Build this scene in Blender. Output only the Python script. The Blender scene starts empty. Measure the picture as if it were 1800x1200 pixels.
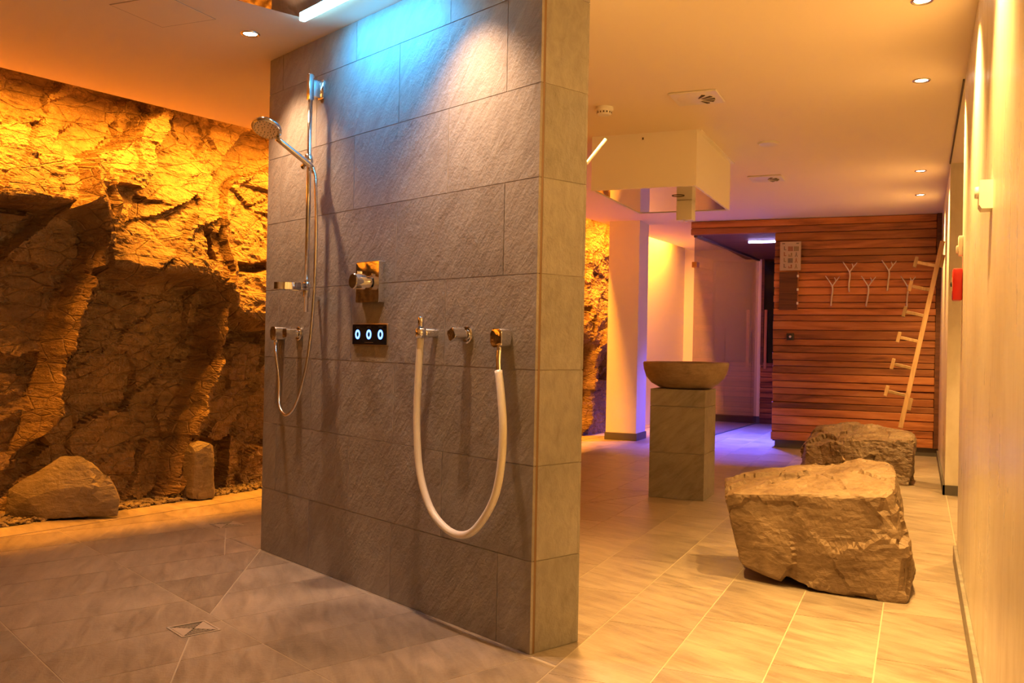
import bpy, bmesh, math, random
import numpy as np
from mathutils import Vector, Matrix

random.seed(7)
rng = np.random.default_rng(11)
scene = bpy.context.scene
COL = scene.collection

# ------------------------------------------------------------------ camera
F_PX, PITCH, ROLL, YAW, CAM_H = 1646.0, 0.0020356, -0.0195187, 0.410065, 1.10
cam_data = bpy.data.cameras.new('camera')
cam = bpy.data.objects.new('camera', cam_data)
COL.objects.link(cam)
cam_data.sensor_fit = 'HORIZONTAL'
cam_data.sensor_width = 36.0
cam_data.lens = 36.0 * F_PX / 1800.0
cam_data.clip_start = 0.05
cam_data.clip_end = 60
_fw = Vector((0, math.cos(PITCH), math.sin(PITCH)))
_rt = Vector((1, 0, 0))
_dn = -_rt.cross(_fw)
_r2 = math.cos(ROLL) * _rt + math.sin(ROLL) * _dn
_d2 = -math.sin(ROLL) * _rt + math.cos(ROLL) * _dn
_R = Matrix((_r2, -_d2, -_fw)).transposed()
cam.matrix_world = Matrix.Translation((0, 0, CAM_H)) @ (Matrix.Rotation(YAW, 3, 'Z') @ _R).to_4x4()
scene.camera = cam

# ------------------------------------------------------------------ world, exposure
world = bpy.data.worlds.new('world')
scene.world = world
world.use_nodes = True
world.node_tree.nodes['Background'].inputs['Color'].default_value = (1.0, 0.6, 0.3, 1)
world.node_tree.nodes['Background'].inputs['Strength'].default_value = 0.02
scene.view_settings.view_transform = 'Standard'
scene.view_settings.look = 'None'
scene.view_settings.exposure = 0.14
scene.view_settings.gamma = 1.0
scene.view_settings.use_curve_mapping = False
scene.cycles.max_bounces = 6
scene.cycles.diffuse_bounces = 3
scene.cycles.glossy_bounces = 3
scene.cycles.use_adaptive_sampling = True
scene.cycles.adaptive_threshold = 0.1
scene.cycles.sample_clamp_indirect = 6.0
scene.cycles.caustics_reflective = False
scene.cycles.caustics_refractive = False

# lamp settings (used by the lamp builders below)
HALOGEN = (1.0, 0.54, 0.14)
SHOWER_COL = (1.0, 0.58, 0.31)
AMBER = (1.0, 0.335, 0.02)
BLUE = (0.01, 0.42, 1.0)
VIOLET = (0.11, 0.11, 1.0)
P_ROW = 340.0        # downlights along the right wall
P_SHOWER = 124.0     # downlights by the shower partition
P_COVE = 32.0       # amber strip per metre over the rock wall
P_LED = 6.5        # cyan bar of the rain shower
P_BAR = 185.0        # violet bar in the sauna passage

H = 2.55            # ceiling height
EDGE = [(-1.6, -5.65), (3.55, -4.62), (5.22, -4.27), (10.2, -3.51), (14.2, -3.12)]
def xe(y):
    return float(np.interp(y, [p[0] for p in EDGE], [p[1] for p in EDGE]))
ROCK_BACK = 0.65

# ------------------------------------------------------------------ helpers
def link(o, parent=None):
    COL.objects.link(o)
    if parent is not None:
        o.parent = parent
    return o

def tag(o, label=None, cat=None, group=None, kind=None):
    if label: o['label'] = label
    if cat: o['category'] = cat
    if group: o['group'] = group
    if kind: o['kind'] = kind
    return o

def thing(name, label, cat, loc=(0, 0, 0), rotz=0.0, group=None):
    o = bpy.data.objects.new(name, None)
    o.empty_display_size = 0.1
    o.location = loc
    o.rotation_euler = (0, 0, rotz)
    link(o)
    return tag(o, label, cat, group)

def mesh_obj(name, bm, mat, parent=None, smooth=False, loc=None, rotz=None):
    me = bpy.data.meshes.new(name)
    bm.to_mesh(me); bm.free()
    if smooth:
        for p in me.polygons: p.use_smooth = True
    me.materials.append(mat)
    o = bpy.data.objects.new(name, me)
    if loc is not None: o.location = loc
    if rotz is not None: o.rotation_euler = (0, 0, rotz)
    return link(o, parent)

def smooth_by_angle(o, deg=35):
    me = o.data
    for p in me.polygons: p.use_smooth = True
    bm = bmesh.new(); bm.from_mesh(me)
    a = math.radians(deg)
    for e in bm.edges:
        if len(e.link_faces) == 2 and e.calc_face_angle(0) > a:
            e.smooth = False
    bm.to_mesh(me); bm.free()
    return o

def box(bm, x0, x1, y0, y1, z0, z1):
    vs = [bm.verts.new(c) for c in ((x0,y0,z0),(x1,y0,z0),(x1,y1,z0),(x0,y1,z0),(x0,y0,z1),(x1,y0,z1),(x1,y1,z1),(x0,y1,z1))]
    for f in ((3,2,1,0),(4,5,6,7),(0,1,5,4),(1,2,6,5),(2,3,7,6),(3,0,4,7)):
        bm.faces.new([vs[i] for i in f])
    return vs

def B(*a, bevel=0.0, seg=2):
    bm = bmesh.new(); box(bm, *a)
    if bevel:
        bmesh.ops.bevel(bm, geom=list(bm.edges), offset=bevel, segments=seg, affect='EDGES', profile=0.5)
    return bm

def prism(poly, z0, z1, bm=None):
    """closed prism from a ccw polygon in xy"""
    bm = bm or bmesh.new()
    lo = [bm.verts.new((p[0], p[1], z0)) for p in poly]
    hi = [bm.verts.new((p[0], p[1], z1)) for p in poly]
    bm.faces.new(hi); bm.faces.new(lo[::-1])
    n = len(poly)
    for i in range(n):
        j = (i + 1) % n
        bm.faces.new((lo[i], lo[j], hi[j], hi[i]))
    return bm

def lathe(profile, seg=32, bm=None, mat=None):
    """profile: list of (r, z); ends with r=0 are closed"""
    bm = bm or bmesh.new()
    rings = []
    for r, z in profile:
        if r < 1e-6:
            rings.append([bm.verts.new((0, 0, z))])
        else:
            rings.append([bm.verts.new((r*math.cos(2*math.pi*k/seg), r*math.sin(2*math.pi*k/seg), z)) for k in range(seg)])
    for a, b in zip(rings[:-1], rings[1:]):
        for k in range(seg):
            j = (k + 1) % seg
            if len(a) == 1 and len(b) == 1: continue
            if len(a) == 1: bm.faces.new((a[0], b[j], b[k]))
            elif len(b) == 1: bm.faces.new((a[k], a[j], b[0]))
            else: bm.faces.new((a[k], a[j], b[j], b[k]))
    bmesh.ops.recalc_face_normals(bm, faces=bm.faces)
    if mat is not None:
        bm.transform(mat)
    return bm

def catmull(pts, n=8):
    pts = [Vector(p) for p in pts]
    P = [2*pts[0]-pts[1]] + pts + [2*pts[-1]-pts[-2]]
    out = []
    for i in range(1, len(P) - 2):
        for k in range(n):
            t = k / n
            a, b, c, d = P[i-1], P[i], P[i+1], P[i+2]
            out.append(0.5*((2*b) + (c-a)*t + (2*a-5*b+4*c-d)*t*t + (3*b-a-3*c+d)*t**3))
    out.append(pts[-1])
    return out

def tube(path, r, seg=12, bm=None, cap=True):
    """r may be a number or one radius for each point"""
    bm = bm or bmesh.new()
    path = [Vector(p) for p in path]
    rs = r if isinstance(r, (list, tuple)) else [r]*len(path)
    t0 = (path[1]-path[0]).normalized()
    up = Vector((0, 0, 1)) if abs(t0.z) < 0.9 else Vector((1, 0, 0))
    u = t0.cross(up).normalized()
    rings = []
    for i, p in enumerate(path):
        t = (path[min(i+1, len(path)-1)] - path[max(i-1, 0)]).normalized()
        u = (u - t*u.dot(t)).normalized()
        v = t.cross(u)
        rings.append([bm.verts.new(p + rs[i]*(math.cos(2*math.pi*k/seg)*u + math.sin(2*math.pi*k/seg)*v)) for k in range(seg)])
    for a, b in zip(rings[:-1], rings[1:]):
        for k in range(seg):
            j = (k+1) % seg
            bm.faces.new((a[k], a[j], b[j], b[k]))
    if cap:
        bm.faces.new(rings[0][::-1]); bm.faces.new(rings[-1])
    bmesh.ops.recalc_face_normals(bm, faces=bm.faces)
    return bm

def rounded_rect(w, h, r, seg=5):
    pts = []
    for cx, cy, a0 in ((w/2-r, h/2-r, 0), (-w/2+r, h/2-r, 90), (-w/2+r, -h/2+r, 180), (w/2-r, -h/2+r, 270)):
        for k in range(seg+1):
            a = math.radians(a0 + 90*k/seg)
            pts.append((cx + r*math.cos(a), cy + r*math.sin(a)))
    return pts

# numpy gradient noise ------------------------------------------------
_perm = rng.permutation(256); _perm = np.concatenate([_perm, _perm, _perm])
_g3 = rng.normal(size=(256, 3)); _g3 /= np.linalg.norm(_g3, axis=1)[:, None]
def pnoise(p):
    p = np.asarray(p, float)
    i = np.floor(p).astype(int); f = p - i
    i &= 255
    w = f*f*f*(f*(f*6-15)+10)
    out = 0
    for dx in (0, 1):
        for dy in (0, 1):
            for dz in (0, 1):
                h = _perm[_perm[_perm[(i[:, 0]+dx) & 255] + ((i[:, 1]+dy) & 255)] + ((i[:, 2]+dz) & 255)]
                g = _g3[h]
                dot = g[:, 0]*(f[:, 0]-dx) + g[:, 1]*(f[:, 1]-dy) + g[:, 2]*(f[:, 2]-dz)
                wt = (w[:, 0] if dx else 1-w[:, 0])*(w[:, 1] if dy else 1-w[:, 1])*(w[:, 2] if dz else 1-w[:, 2])
                out = out + wt*dot
    return out
def fbm(p, octs=4, gain=0.5, ridged=False):
    p = np.asarray(p, float); a = 1.0; s = 0
    for k in range(octs):
        nz = pnoise(p + 17.3*k)
        s = s + a*((0.5 - np.abs(nz)*2) if ridged else nz)
        p = p*2.03; a *= gain
    return s
def facets(p, n_per, seedv, tilt):
    """blocky fracture: each cell a tilted plane. p (N,3) already scaled to about one cell per unit"""
    r = np.random.default_rng(seedv)
    lo = np.floor(p.min(0)) - 1; hi = np.ceil(p.max(0)) + 1
    N = int(np.prod(np.maximum(hi-lo, 1))*n_per)
    N = max(6, min(N, 900))
    seeds = lo + r.random((N, 3))*(hi-lo)
    off = r.normal(size=N)*0.5
    til = r.normal(size=(N, 3))*tilt
    out = np.empty(len(p))
    for a in range(0, len(p), 4000):
        q = p[a:a+4000]
        d = (seeds**2).sum(1)[None] - 2*(q @ seeds.T)
        k = d.argmin(1)
        out[a:a+4000] = off[k] + ((q-seeds[k])*til[k]).sum(1)
    return out

# ------------------------------------------------------------------ materials
class NT:
    def __init__(self, name):
        self.m = bpy.data.materials.new(name); self.m.use_nodes = True
        self.t = self.m.node_tree; self.t.nodes.clear()
        self.out = self.n('ShaderNodeOutputMaterial')
        self.b = self.n('ShaderNodeBsdfPrincipled')
        self.l(self.b.outputs[0], self.out.inputs[0])
    def n(self, typ, **kw):
        nd = self.t.nodes.new(typ)
        for k, v in kw.items(): setattr(nd, k, v)
        return nd
    def l(self, a, b): self.t.links.new(a, b)
    def val(self, nd, **kw):
        for k, v in kw.items(): nd.inputs[k.replace('_', ' ')].default_value = v
        return nd
    def pos(self, scale=(1, 1, 1), rot=(0, 0, 0), obj=False):
        src = self.n('ShaderNodeTexCoord').outputs['Object'] if obj else self.n('ShaderNodeNewGeometry').outputs['Position']
        mp = self.n('ShaderNodeMapping')
        mp.inputs['Scale'].default_value = scale; mp.inputs['Rotation'].default_value = rot
        self.l(src, mp.inputs['Vector'])
        return mp.outputs[0]
    def noise(self, vec, scale, detail=4, rough=0.55, dist=0.0):
        nd = self.n('ShaderNodeTexNoise')
        self.l(vec, nd.inputs['Vector'])
        self.val(nd, Scale=scale, Detail=detail, Roughness=rough, Distortion=dist)
        return nd.outputs['Fac']
    def ramp(self, fac, stops):
        nd = self.n('ShaderNodeValToRGB')
        el = nd.color_ramp.elements
        while len(el) < len(stops): el.new(0.5)
        for e, (p, c) in zip(el, stops):
            e.position = p; e.color = (*c, 1) if len(c) == 3 else c
        self.l(fac, nd.inputs[0])
        return nd.outputs[0]
    def mix(self, fac, a, b, mode='MIX'):
        nd = self.n('ShaderNodeMix'); nd.data_type = 'RGBA'; nd.blend_type = mode
        for s, v in ((0, fac), (6, a), (7, b)):
            if hasattr(v, 'is_output') or isinstance(v, bpy.types.NodeSocket): self.l(v, nd.inputs[s])
            else: nd.inputs[s].default_value = v if s == 0 else ((*v, 1) if len(v) == 3 else v)
        return nd.outputs[2]
    def bump(self, h, strength, dist):
        nd = self.n('ShaderNodeBump')
        self.val(nd, Strength=strength, Distance=dist)
        self.l(h, nd.inputs['Height'])
        self.l(nd.outputs[0], self.b.inputs['Normal'])
        return nd
    def math(self, op, a, b=0.0):
        nd = self.n('ShaderNodeMath', operation=op)
        for i, v in enumerate((a, b)):
            if isinstance(v, bpy.types.NodeSocket): self.l(v, nd.inputs[i])
            else: nd.inputs[i].default_value = v
        return nd.outputs[0]

def plain(name, col, rough=0.5, metal=0.0, spec=0.5):
    t = NT(name)
    t.val(t.b, Roughness=rough, Metallic=metal)
    t.b.inputs['Base Color'].default_value = (*col, 1)
    t.b.inputs['Specular IOR Level'].default_value = spec
    return t.m

def emis(name, col, strength):
    t = NT(name)
    t.b.inputs['Base Color'].default_value = (0.02, 0.02, 0.02, 1)
    t.b.inputs['Emission Color'].default_value = (*col, 1)
    t.b.inputs['Emission Strength'].default_value = strength
    t.m.cycles.emission_sampling = 'NONE'
    return t.m

def slate(name, cols, streak_rot, rough=(0.42, 0.6), bump=0.5, streak_scale=(3, 14, 14)):
    t = NT(name)
    info = t.n('ShaderNodeObjectInfo')
    off = t.n('ShaderNodeVectorMath', operation='SCALE')
    cmb = t.n('ShaderNodeCombineXYZ')
    for i in range(3): t.l(info.outputs['Random'], cmb.inputs[i])
    t.l(cmb.outputs[0], off.inputs[0]); off.inputs['Scale'].default_value = 9.0
    tc = t.n('ShaderNodeTexCoord')
    mp0 = t.n('ShaderNodeMapping'); mp0.inputs['Rotation'].default_value = streak_rot
    t.l(tc.outputs['Object'], mp0.inputs['Vector'])
    add = t.n('ShaderNodeVectorMath', operation='ADD')
    t.l(mp0.outputs[0], add.inputs[0]); t.l(off.outputs[0], add.inputs[1])
    mp = t.n('ShaderNodeMapping'); mp.inputs['Scale'].default_value = streak_scale
    t.l(add.outputs[0], mp.inputs['Vector'])
    st = t.noise(mp.outputs[0], 1.6, 5, 0.62, 0.5)
    cl = t.noise(add.outputs[0], 2.2, 3, 0.6, 0.3)
    fine = t.noise(add.outputs[0], 60, 2, 0.7)
    f = t.math('ADD', t.math('MULTIPLY', st, 0.6), t.math('MULTIPLY', cl, 0.4))
    c = t.ramp(f, [(0.30, cols[0]), (0.5, cols[1]), (0.72, cols[2])])
    br = t.math('ADD', 0.86, t.math('MULTIPLY', info.outputs['Random'], 0.28))
    c2 = t.mix(1.0, c, t.ramp(br, [(0.0, (0, 0, 0)), (1.0, (1, 1, 1))]), 'MULTIPLY')
    t.l(c2, t.b.inputs['Base Color'])
    t.l(t.ramp(f, [(0.3, (rough[0],)*3), (0.7, (rough[1],)*3)]), t.b.inputs['Roughness'])
    h = t.math('ADD', st, t.math('MULTIPLY', fine, 0.5))
    t.bump(h, bump, 0.012)
    return t.m

M = {}
M['tile_wall'] = slate('slate wall tile', [(0.21, 0.19, 0.175), (0.29, 0.27, 0.25), (0.37, 0.345, 0.32)], (0, math.radians(52), 0), bump=0.38, streak_scale=(5, 15, 15))
M['tile_floor'] = slate('slate floor tile', [(0.20, 0.16, 0.125), (0.34, 0.28, 0.225), (0.48, 0.40, 0.325)], (0, 0, math.radians(25)), rough=(0.32, 0.5), bump=0.3, streak_scale=(2.5, 12, 12))
M['tile_col'] = slate('slate pedestal tile', [(0.17, 0.15, 0.13), (0.28, 0.25, 0.22), (0.38, 0.34, 0.30)], (0, math.radians(40), 0), bump=0.6)
M['grout'] = plain('grout', (0.50, 0.43, 0.34), 0.8)
M['grout_wall'] = plain('wall grout', (0.36, 0.32, 0.28), 0.85)
M['edge'] = plain('brown edge strip', (0.20, 0.115, 0.065), 0.5)
M['ceiling'] = plain('ceiling paint', (0.88, 0.77, 0.62), 0.7)
M['white'] = plain('white paint', (0.90, 0.84, 0.75), 0.45)
M['white_gloss'] = plain('white plastic', (0.85, 0.82, 0.76), 0.3)
M['vent_white'] = plain('vent white', (0.80, 0.74, 0.66), 0.4)
M['dark'] = plain('dark', (0.02, 0.018, 0.016), 0.6)
M['slot'] = plain('groove', (0.10, 0.07, 0.05), 0.8)
M['drain_steel'] = plain('drain steel', (0.62, 0.56, 0.50), 0.35, 0.35)
M['brass'] = plain('aged brass', (0.50, 0.30, 0.10), 0.35, 0.9)
M['hatch'] = plain('hatch joint', (0.46, 0.38, 0.30), 0.8)
M['chrome'] = plain('chrome', (0.82, 0.82, 0.84), 0.07, 1.0)
M['chrome_soft'] = plain('satin chrome', (0.72, 0.70, 0.68), 0.22, 1.0)
M['steel'] = plain('brushed steel', (0.62, 0.59, 0.55), 0.3, 1.0)
M['mirror'] = plain('polished steel', (0.74, 0.73, 0.72), 0.04, 1.0)
M['rubber'] = plain('white hose rubber', (0.86, 0.82, 0.76), 0.38)
M['black_glass'] = plain('black glass', (0.012, 0.012, 0.014), 0.06)
M['base_dark'] = plain('slate plinth', (0.11, 0.10, 0.09), 0.5)
M['red'] = plain('red plastic', (0.62, 0.02, 0.015), 0.35)
M['black'] = plain('black plastic', (0.02, 0.02, 0.02), 0.4)
M['twig'] = plain('grey metal twig', (0.66, 0.60, 0.53), 0.45, 0.2)
M['lens'] = emis('lamp lens', (1.0, 0.90, 0.72), 22.0)
M['led_cyan'] = emis('cyan led', (0.30, 0.80, 1.0), 20.0)
M['led_violet'] = emis('violet led', (0.50, 0.42, 1.0), 16.0)
M['digit'] = emis('display digit', (0.10, 0.26, 1.0), 3.6)
M['digit_core'] = emis('display digit core', (0.45, 0.85, 1.0), 1.6)
M['amber_led'] = emis('amber led', (1.0, 0.5, 0.05), 4.0)

def mk_plaster():
    t = NT('polished plaster')
    v = t.pos((2.2, 2.2, 0.7))
    a = t.noise(v, 2.4, 5, 0.6, 0.4)
    b = t.noise(t.pos((1, 1, 1)), 3.0, 4, 0.6)
    f = t.math('ADD', t.math('MULTIPLY', a, 0.7), t.math('MULTIPLY', b, 0.3))
    t.l(t.ramp(f, [(0.35, (0.66, 0.59, 0.49)), (0.52, (0.79, 0.73, 0.64)), (0.7, (0.86, 0.81, 0.73))]), t.b.inputs['Base Color'])
    t.l(t.ramp(a, [(0.35, (0.42,)*3), (0.65, (0.26,)*3)]), t.b.inputs['Roughness'])
    t.bump(f, 0.12, 0.01)
    return t.m
M['plaster'] = mk_plaster()

def mk_wood(name, dark, mid, light, sx=1.2, streak=22, bump=0.5, rough=0.6, axis='x'):
    t = NT(name)
    info = t.n('ShaderNodeObjectInfo')
    sc = (sx, streak, streak) if axis == 'x' else (streak, streak, sx)
    v = t.pos(sc, obj=True)
    add = t.n('ShaderNodeVectorMath', operation='ADD')
    cmb = t.n('ShaderNodeCombineXYZ')
    for i in range(3): t.l(t.math('MULTIPLY', info.outputs['Random'], 31.0 + 7*i), cmb.inputs[i])
    t.l(v, add.inputs[0]); t.l(cmb.outputs[0], add.inputs[1])
    g = t.noise(add.outputs[0], 1.5, 5, 0.62, 0.7)
    k = t.noise(add.outputs[0], 0.35, 3, 0.5, 0.2)
    f = t.math('ADD', t.math('MULTIPLY', g, 0.7), t.math('MULTIPLY', k, 0.3))
    c = t.ramp(f, [(0.32, dark), (0.5, mid), (0.68, light)])
    hv = t.math('ADD', 0.5, t.math('MULTIPLY', info.outputs['Random'], 0.5))
    c2 = t.mix(1.0, c, t.ramp(hv, [(0.0, (0, 0, 0)), (1.0, (1, 1, 1))]), 'MULTIPLY')
    t.l(c2, t.b.inputs['Base Color'])
    t.b.inputs['Roughness'].default_value = rough
    t.bump(g, bump, 0.01)
    return t.m
M['plank'] = mk_wood('old timber plank', (0.20, 0.062, 0.02), (0.54, 0.19, 0.062), (0.74, 0.32, 0.125), 1.0, 9, 0.6)
M['ladder'] = mk_wood('pale larch', (0.50, 0.30, 0.14), (0.68, 0.45, 0.24), (0.80, 0.58, 0.34), 2, 14, 0.2, 0.45, 'z')
M['handle_wood'] = plain('handle wood', (0.55, 0.26, 0.10), 0.45)
M['board'] = mk_wood('dark board', (0.07, 0.025, 0.012), (0.17, 0.06, 0.026), (0.26, 0.10, 0.04))

def mk_rock(name, cols, scale=1.0, bump=0.8, rough=0.62, veins=True, dist=0.03):
    t = NT(name)
    p = t.pos((scale,)*3)
    big = t.noise(p, 1.7, 4, 0.62, 0.6)
    st = t.noise(t.pos((2.2*scale, 2.2*scale, 7*scale), (0.35, 0.25, 0)), 2.0, 5, 0.65, 0.8)
    fine = t.noise(p, 26, 4, 0.65, 0.3)
    f = t.math('ADD', t.math('MULTIPLY', big, 0.5), t.math('ADD', t.math('MULTIPLY', st, 0.35), t.math('MULTIPLY', fine, 0.15)))
    n = len(cols)
    c = t.ramp(f, [(0.30 + 0.40*i/(n-1), cols[i]) for i in range(n)])
    t.l(c, t.b.inputs['Base Color'])
    t.l(t.ramp(fine, [(0.35, (rough-0.2,)*3), (0.65, (rough+0.15,)*3)]), t.b.inputs['Roughness'])
    vor = t.n('ShaderNodeTexVoronoi', feature='DISTANCE_TO_EDGE')
    t.l(t.pos((3.0*scale, 3.0*scale, 6.5*scale), (0.5, 0.3, 0)), vor.inputs['Vector']); vor.inputs['Scale'].default_value = 1.6
    crack = t.ramp(vor.outputs['Distance'], [(0.0, (0, 0, 0)), (0.035, (1, 1, 1))])
    h = t.math('ADD', t.math('MULTIPLY', st, 1.0), t.math('MULTIPLY', fine, 0.55))
    if veins: h = t.math('ADD', h, t.math('MULTIPLY', crack, 0.22))
    t.bump(h, bump, dist)
    return t.m
M['rock'] = mk_rock('bedrock', [(0.075, 0.045, 0.027), (0.20, 0.12, 0.062), (0.34, 0.215, 0.11), (0.47, 0.32, 0.17)], 1.0, 0.9, 0.5, True, 0.05)
M['bench_rock'] = mk_rock('bench rock', [(0.075, 0.044, 0.025), (0.155, 0.098, 0.056), (0.25, 0.172, 0.106), (0.36, 0.265, 0.175)], 1.6, 0.42, 0.6, False, 0.02)
M['dark_rock'] = mk_rock('dark bench rock', [(0.07, 0.045, 0.028), (0.17, 0.11, 0.07), (0.28, 0.20, 0.13), (0.42, 0.32, 0.21)], 1.6, 0.7, 0.45, False, 0.03)
M['boulder'] = mk_rock('boulder', [(0.09, 0.065, 0.05), (0.16, 0.12, 0.09), (0.22, 0.17, 0.13), (0.28, 0.22, 0.17)], 1.8, 0.6, 0.6, False, 0.02)
M['gravel'] = mk_rock('gravel', [(0.07, 0.05, 0.035), (0.15, 0.11, 0.08), (0.22, 0.17, 0.125), (0.32, 0.25, 0.19)], 9.0, 0.3, 0.6, False, 0.006)
M['basin'] = mk_rock('river stone', [(0.13, 0.085, 0.055), (0.21, 0.14, 0.09), (0.30, 0.21, 0.14), (0.38, 0.28, 0.19)], 3.0, 0.4, 0.5, False, 0.008)

def mk_glass():
    t = NT('pane glass')
    t.t.nodes.remove(t.b)
    tr = t.n('ShaderNodeBsdfTransparent'); tr.inputs[0].default_value = (0.74, 0.70, 0.78, 1)
    gl = t.n('ShaderNodeBsdfGlossy'); gl.inputs['Roughness'].default_value = 0.01
    gl.inputs[0].default_value = (0.95, 0.95, 0.95, 1)
    lw = t.n('ShaderNodeLayerWeight'); lw.inputs['Blend'].default_value = 0.5
    fr = t.math('ADD', 0.03, t.math('MULTIPLY', t.math('POWER', lw.outputs['Facing'], 5.0), 0.9))
    mx = t.n('ShaderNodeMixShader')
    t.l(fr, mx.inputs[0]); t.l(tr.outputs[0], mx.inputs[1]); t.l(gl.outputs[0], mx.inputs[2])
    t.l(mx.outputs[0], t.out.inputs[0])
    return t.m
M['glass'] = mk_glass()

# ------------------------------------------------------------------ structure: floor
def clip(poly, a, b, c):
    """keep a*x+b*y+c >= 0"""
    out = []
    n = len(poly)
    for i in range(n):
        p, q = poly[i], poly[(i+1) % n]
        dp = a*p[0]+b*p[1]+c; dq = a*q[0]+b*q[1]+c
        if dp >= 0: out.append(p)
        if dp*dq < 0:
            t = dp/(dp-dq)
            out.append((p[0]+t*(q[0]-p[0]), p[1]+t*(q[1]-p[1])))
    return out
def area(poly):
    return 0.5*sum(poly[i][0]*poly[(i+1) % len(poly)][1]-poly[(i+1) % len(poly)][0]*poly[i][1] for i in range(len(poly)))

SA = Vector((-1.245, 3.074, 0))                 # near corner of the shower partition
SROT = math.radians(-25.34)
SX = Vector((math.cos(SROT), math.sin(SROT), 0))   # along the wall, to the right
SY = Vector((-math.sin(SROT), math.cos(SROT), 0))  # into the wall
WLEN, WTHK = 2.086, 0.241
def W(s, z, o):
    """point at s metres left of the near corner, o in front of the tiled face"""
    p = SA - SX*s - SY*o
    return Vector((p.x, p.y, z))

floor = tag(mesh_obj('floor', B(-6.2, 1.75, -1.6, 14.3, -0.12, -0.0012), M['grout']), kind='structure',
            label='floor of large slate tiles with pale joints')

G = 0.0026   # half a joint
def tile_poly(cx, cy, w, h, rot):
    c, s = math.cos(rot), math.sin(rot)
    return [(cx+c*x-s*y, cy+s*x+c*y) for x, y in ((-w/2, -h/2), (w/2, -h/2), (w/2, h/2), (-w/2, h/2))]
tile_mesh_cache = {}
n_tiles = 0
def add_floor_tile(poly, rot, full=None):
    global n_tiles
    if len(poly) < 3 or abs(area(poly)) < 0.0015: return
    if max(p[0] - (xe(p[1]) - 0.1) for p in poly) < 0: return
    cx = sum(p[0] for p in poly)/len(poly); cy = sum(p[1] for p in poly)/len(poly)
    key = full
    if full is not None and key in tile_mesh_cache:
        me = tile_mesh_cache[key]
        o = bpy.data.objects.new('tile', me)
    else:
        c, s = math.cos(-rot), math.sin(-rot)
        loc = [(c*(p[0]-cx)-s*(p[1]-cy), s*(p[0]-cx)+c*(p[1]-cy)) for p in poly]
        bm = prism(loc, -0.012, 0.0)
        me = bpy.data.meshes.new('tile'); bm.to_mesh(me); bm.free(); me.materials.append(M['tile_floor'])
        if full is not None: tile_mesh_cache[key] = me
        o = bpy.data.objects.new('tile', me)
    o.location = (cx, cy, 0); o.rotation_euler = (0, 0, rot)
    link(o, floor)
    n_tiles += 1

XB = -1.12          # boundary of the shower floor
TW, TL = 0.3325, 0.667
def dpl(p):  # signed distance behind the partition face (positive = behind)
    return (p[0]-SA.x)*SY.x + (p[1]-SA.y)*SY.y
nSY = (SY.x, SY.y, -(SA.x*SY.x+SA.y*SY.y))
nSX = (-SX.x, -SX.y, (SA.x*SX.x+SA.y*SX.y))    # s coordinate
for ci in range(-13, 4):
    x0 = XB + (ci)*TW
    cxm = x0 + TW/2
    off = ((ci - 2) % 3) / 3.0
    for rj in range(-5, 17):
        y0 = 4.04 + (rj + off)*TL
        if y0 + TL < 1.0 or y0 > 14.1: continue
        poly = tile_poly(cxm, y0+TL/2, TW-2*G, TL-2*G, 0)
        if ci >= 0:
            add_floor_tile(poly, 0, 'room')
            continue
        # behind the partition
        s_lim = 2.11
        a = clip(poly, nSY[0], nSY[1], nSY[2])           # behind face by .21
        a1 = clip(a, -nSX[0], -nSX[1], -nSX[2]+s_lim-G)          # s < limit
        a2 = clip(clip(poly, nSY[0], nSY[1], nSY[2]-1.02-G), nSX[0], nSX[1], nSX[2]-s_lim-G)
        for pl in (a1, a2):
            if len(pl) >= 3:
                fulltile = abs(area(pl)-area(poly)) < 1e-6
                add_floor_tile(pl, 0, 'room' if fulltile else None)
# side corridor
for ci in range(4, 8):
    x0 = XB + ci*TW
    for rj in range(0, 6):
        y0 = 4.70 + rj*TL
        pl = tile_poly(x0+TW/2, y0+TL/2, TW-2*G, TL-2*G, 0)
        pl = clip(clip(pl, 0, 1, -5.46), 0, -1, 7.94)
        add_floor_tile(pl, 0)
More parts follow.
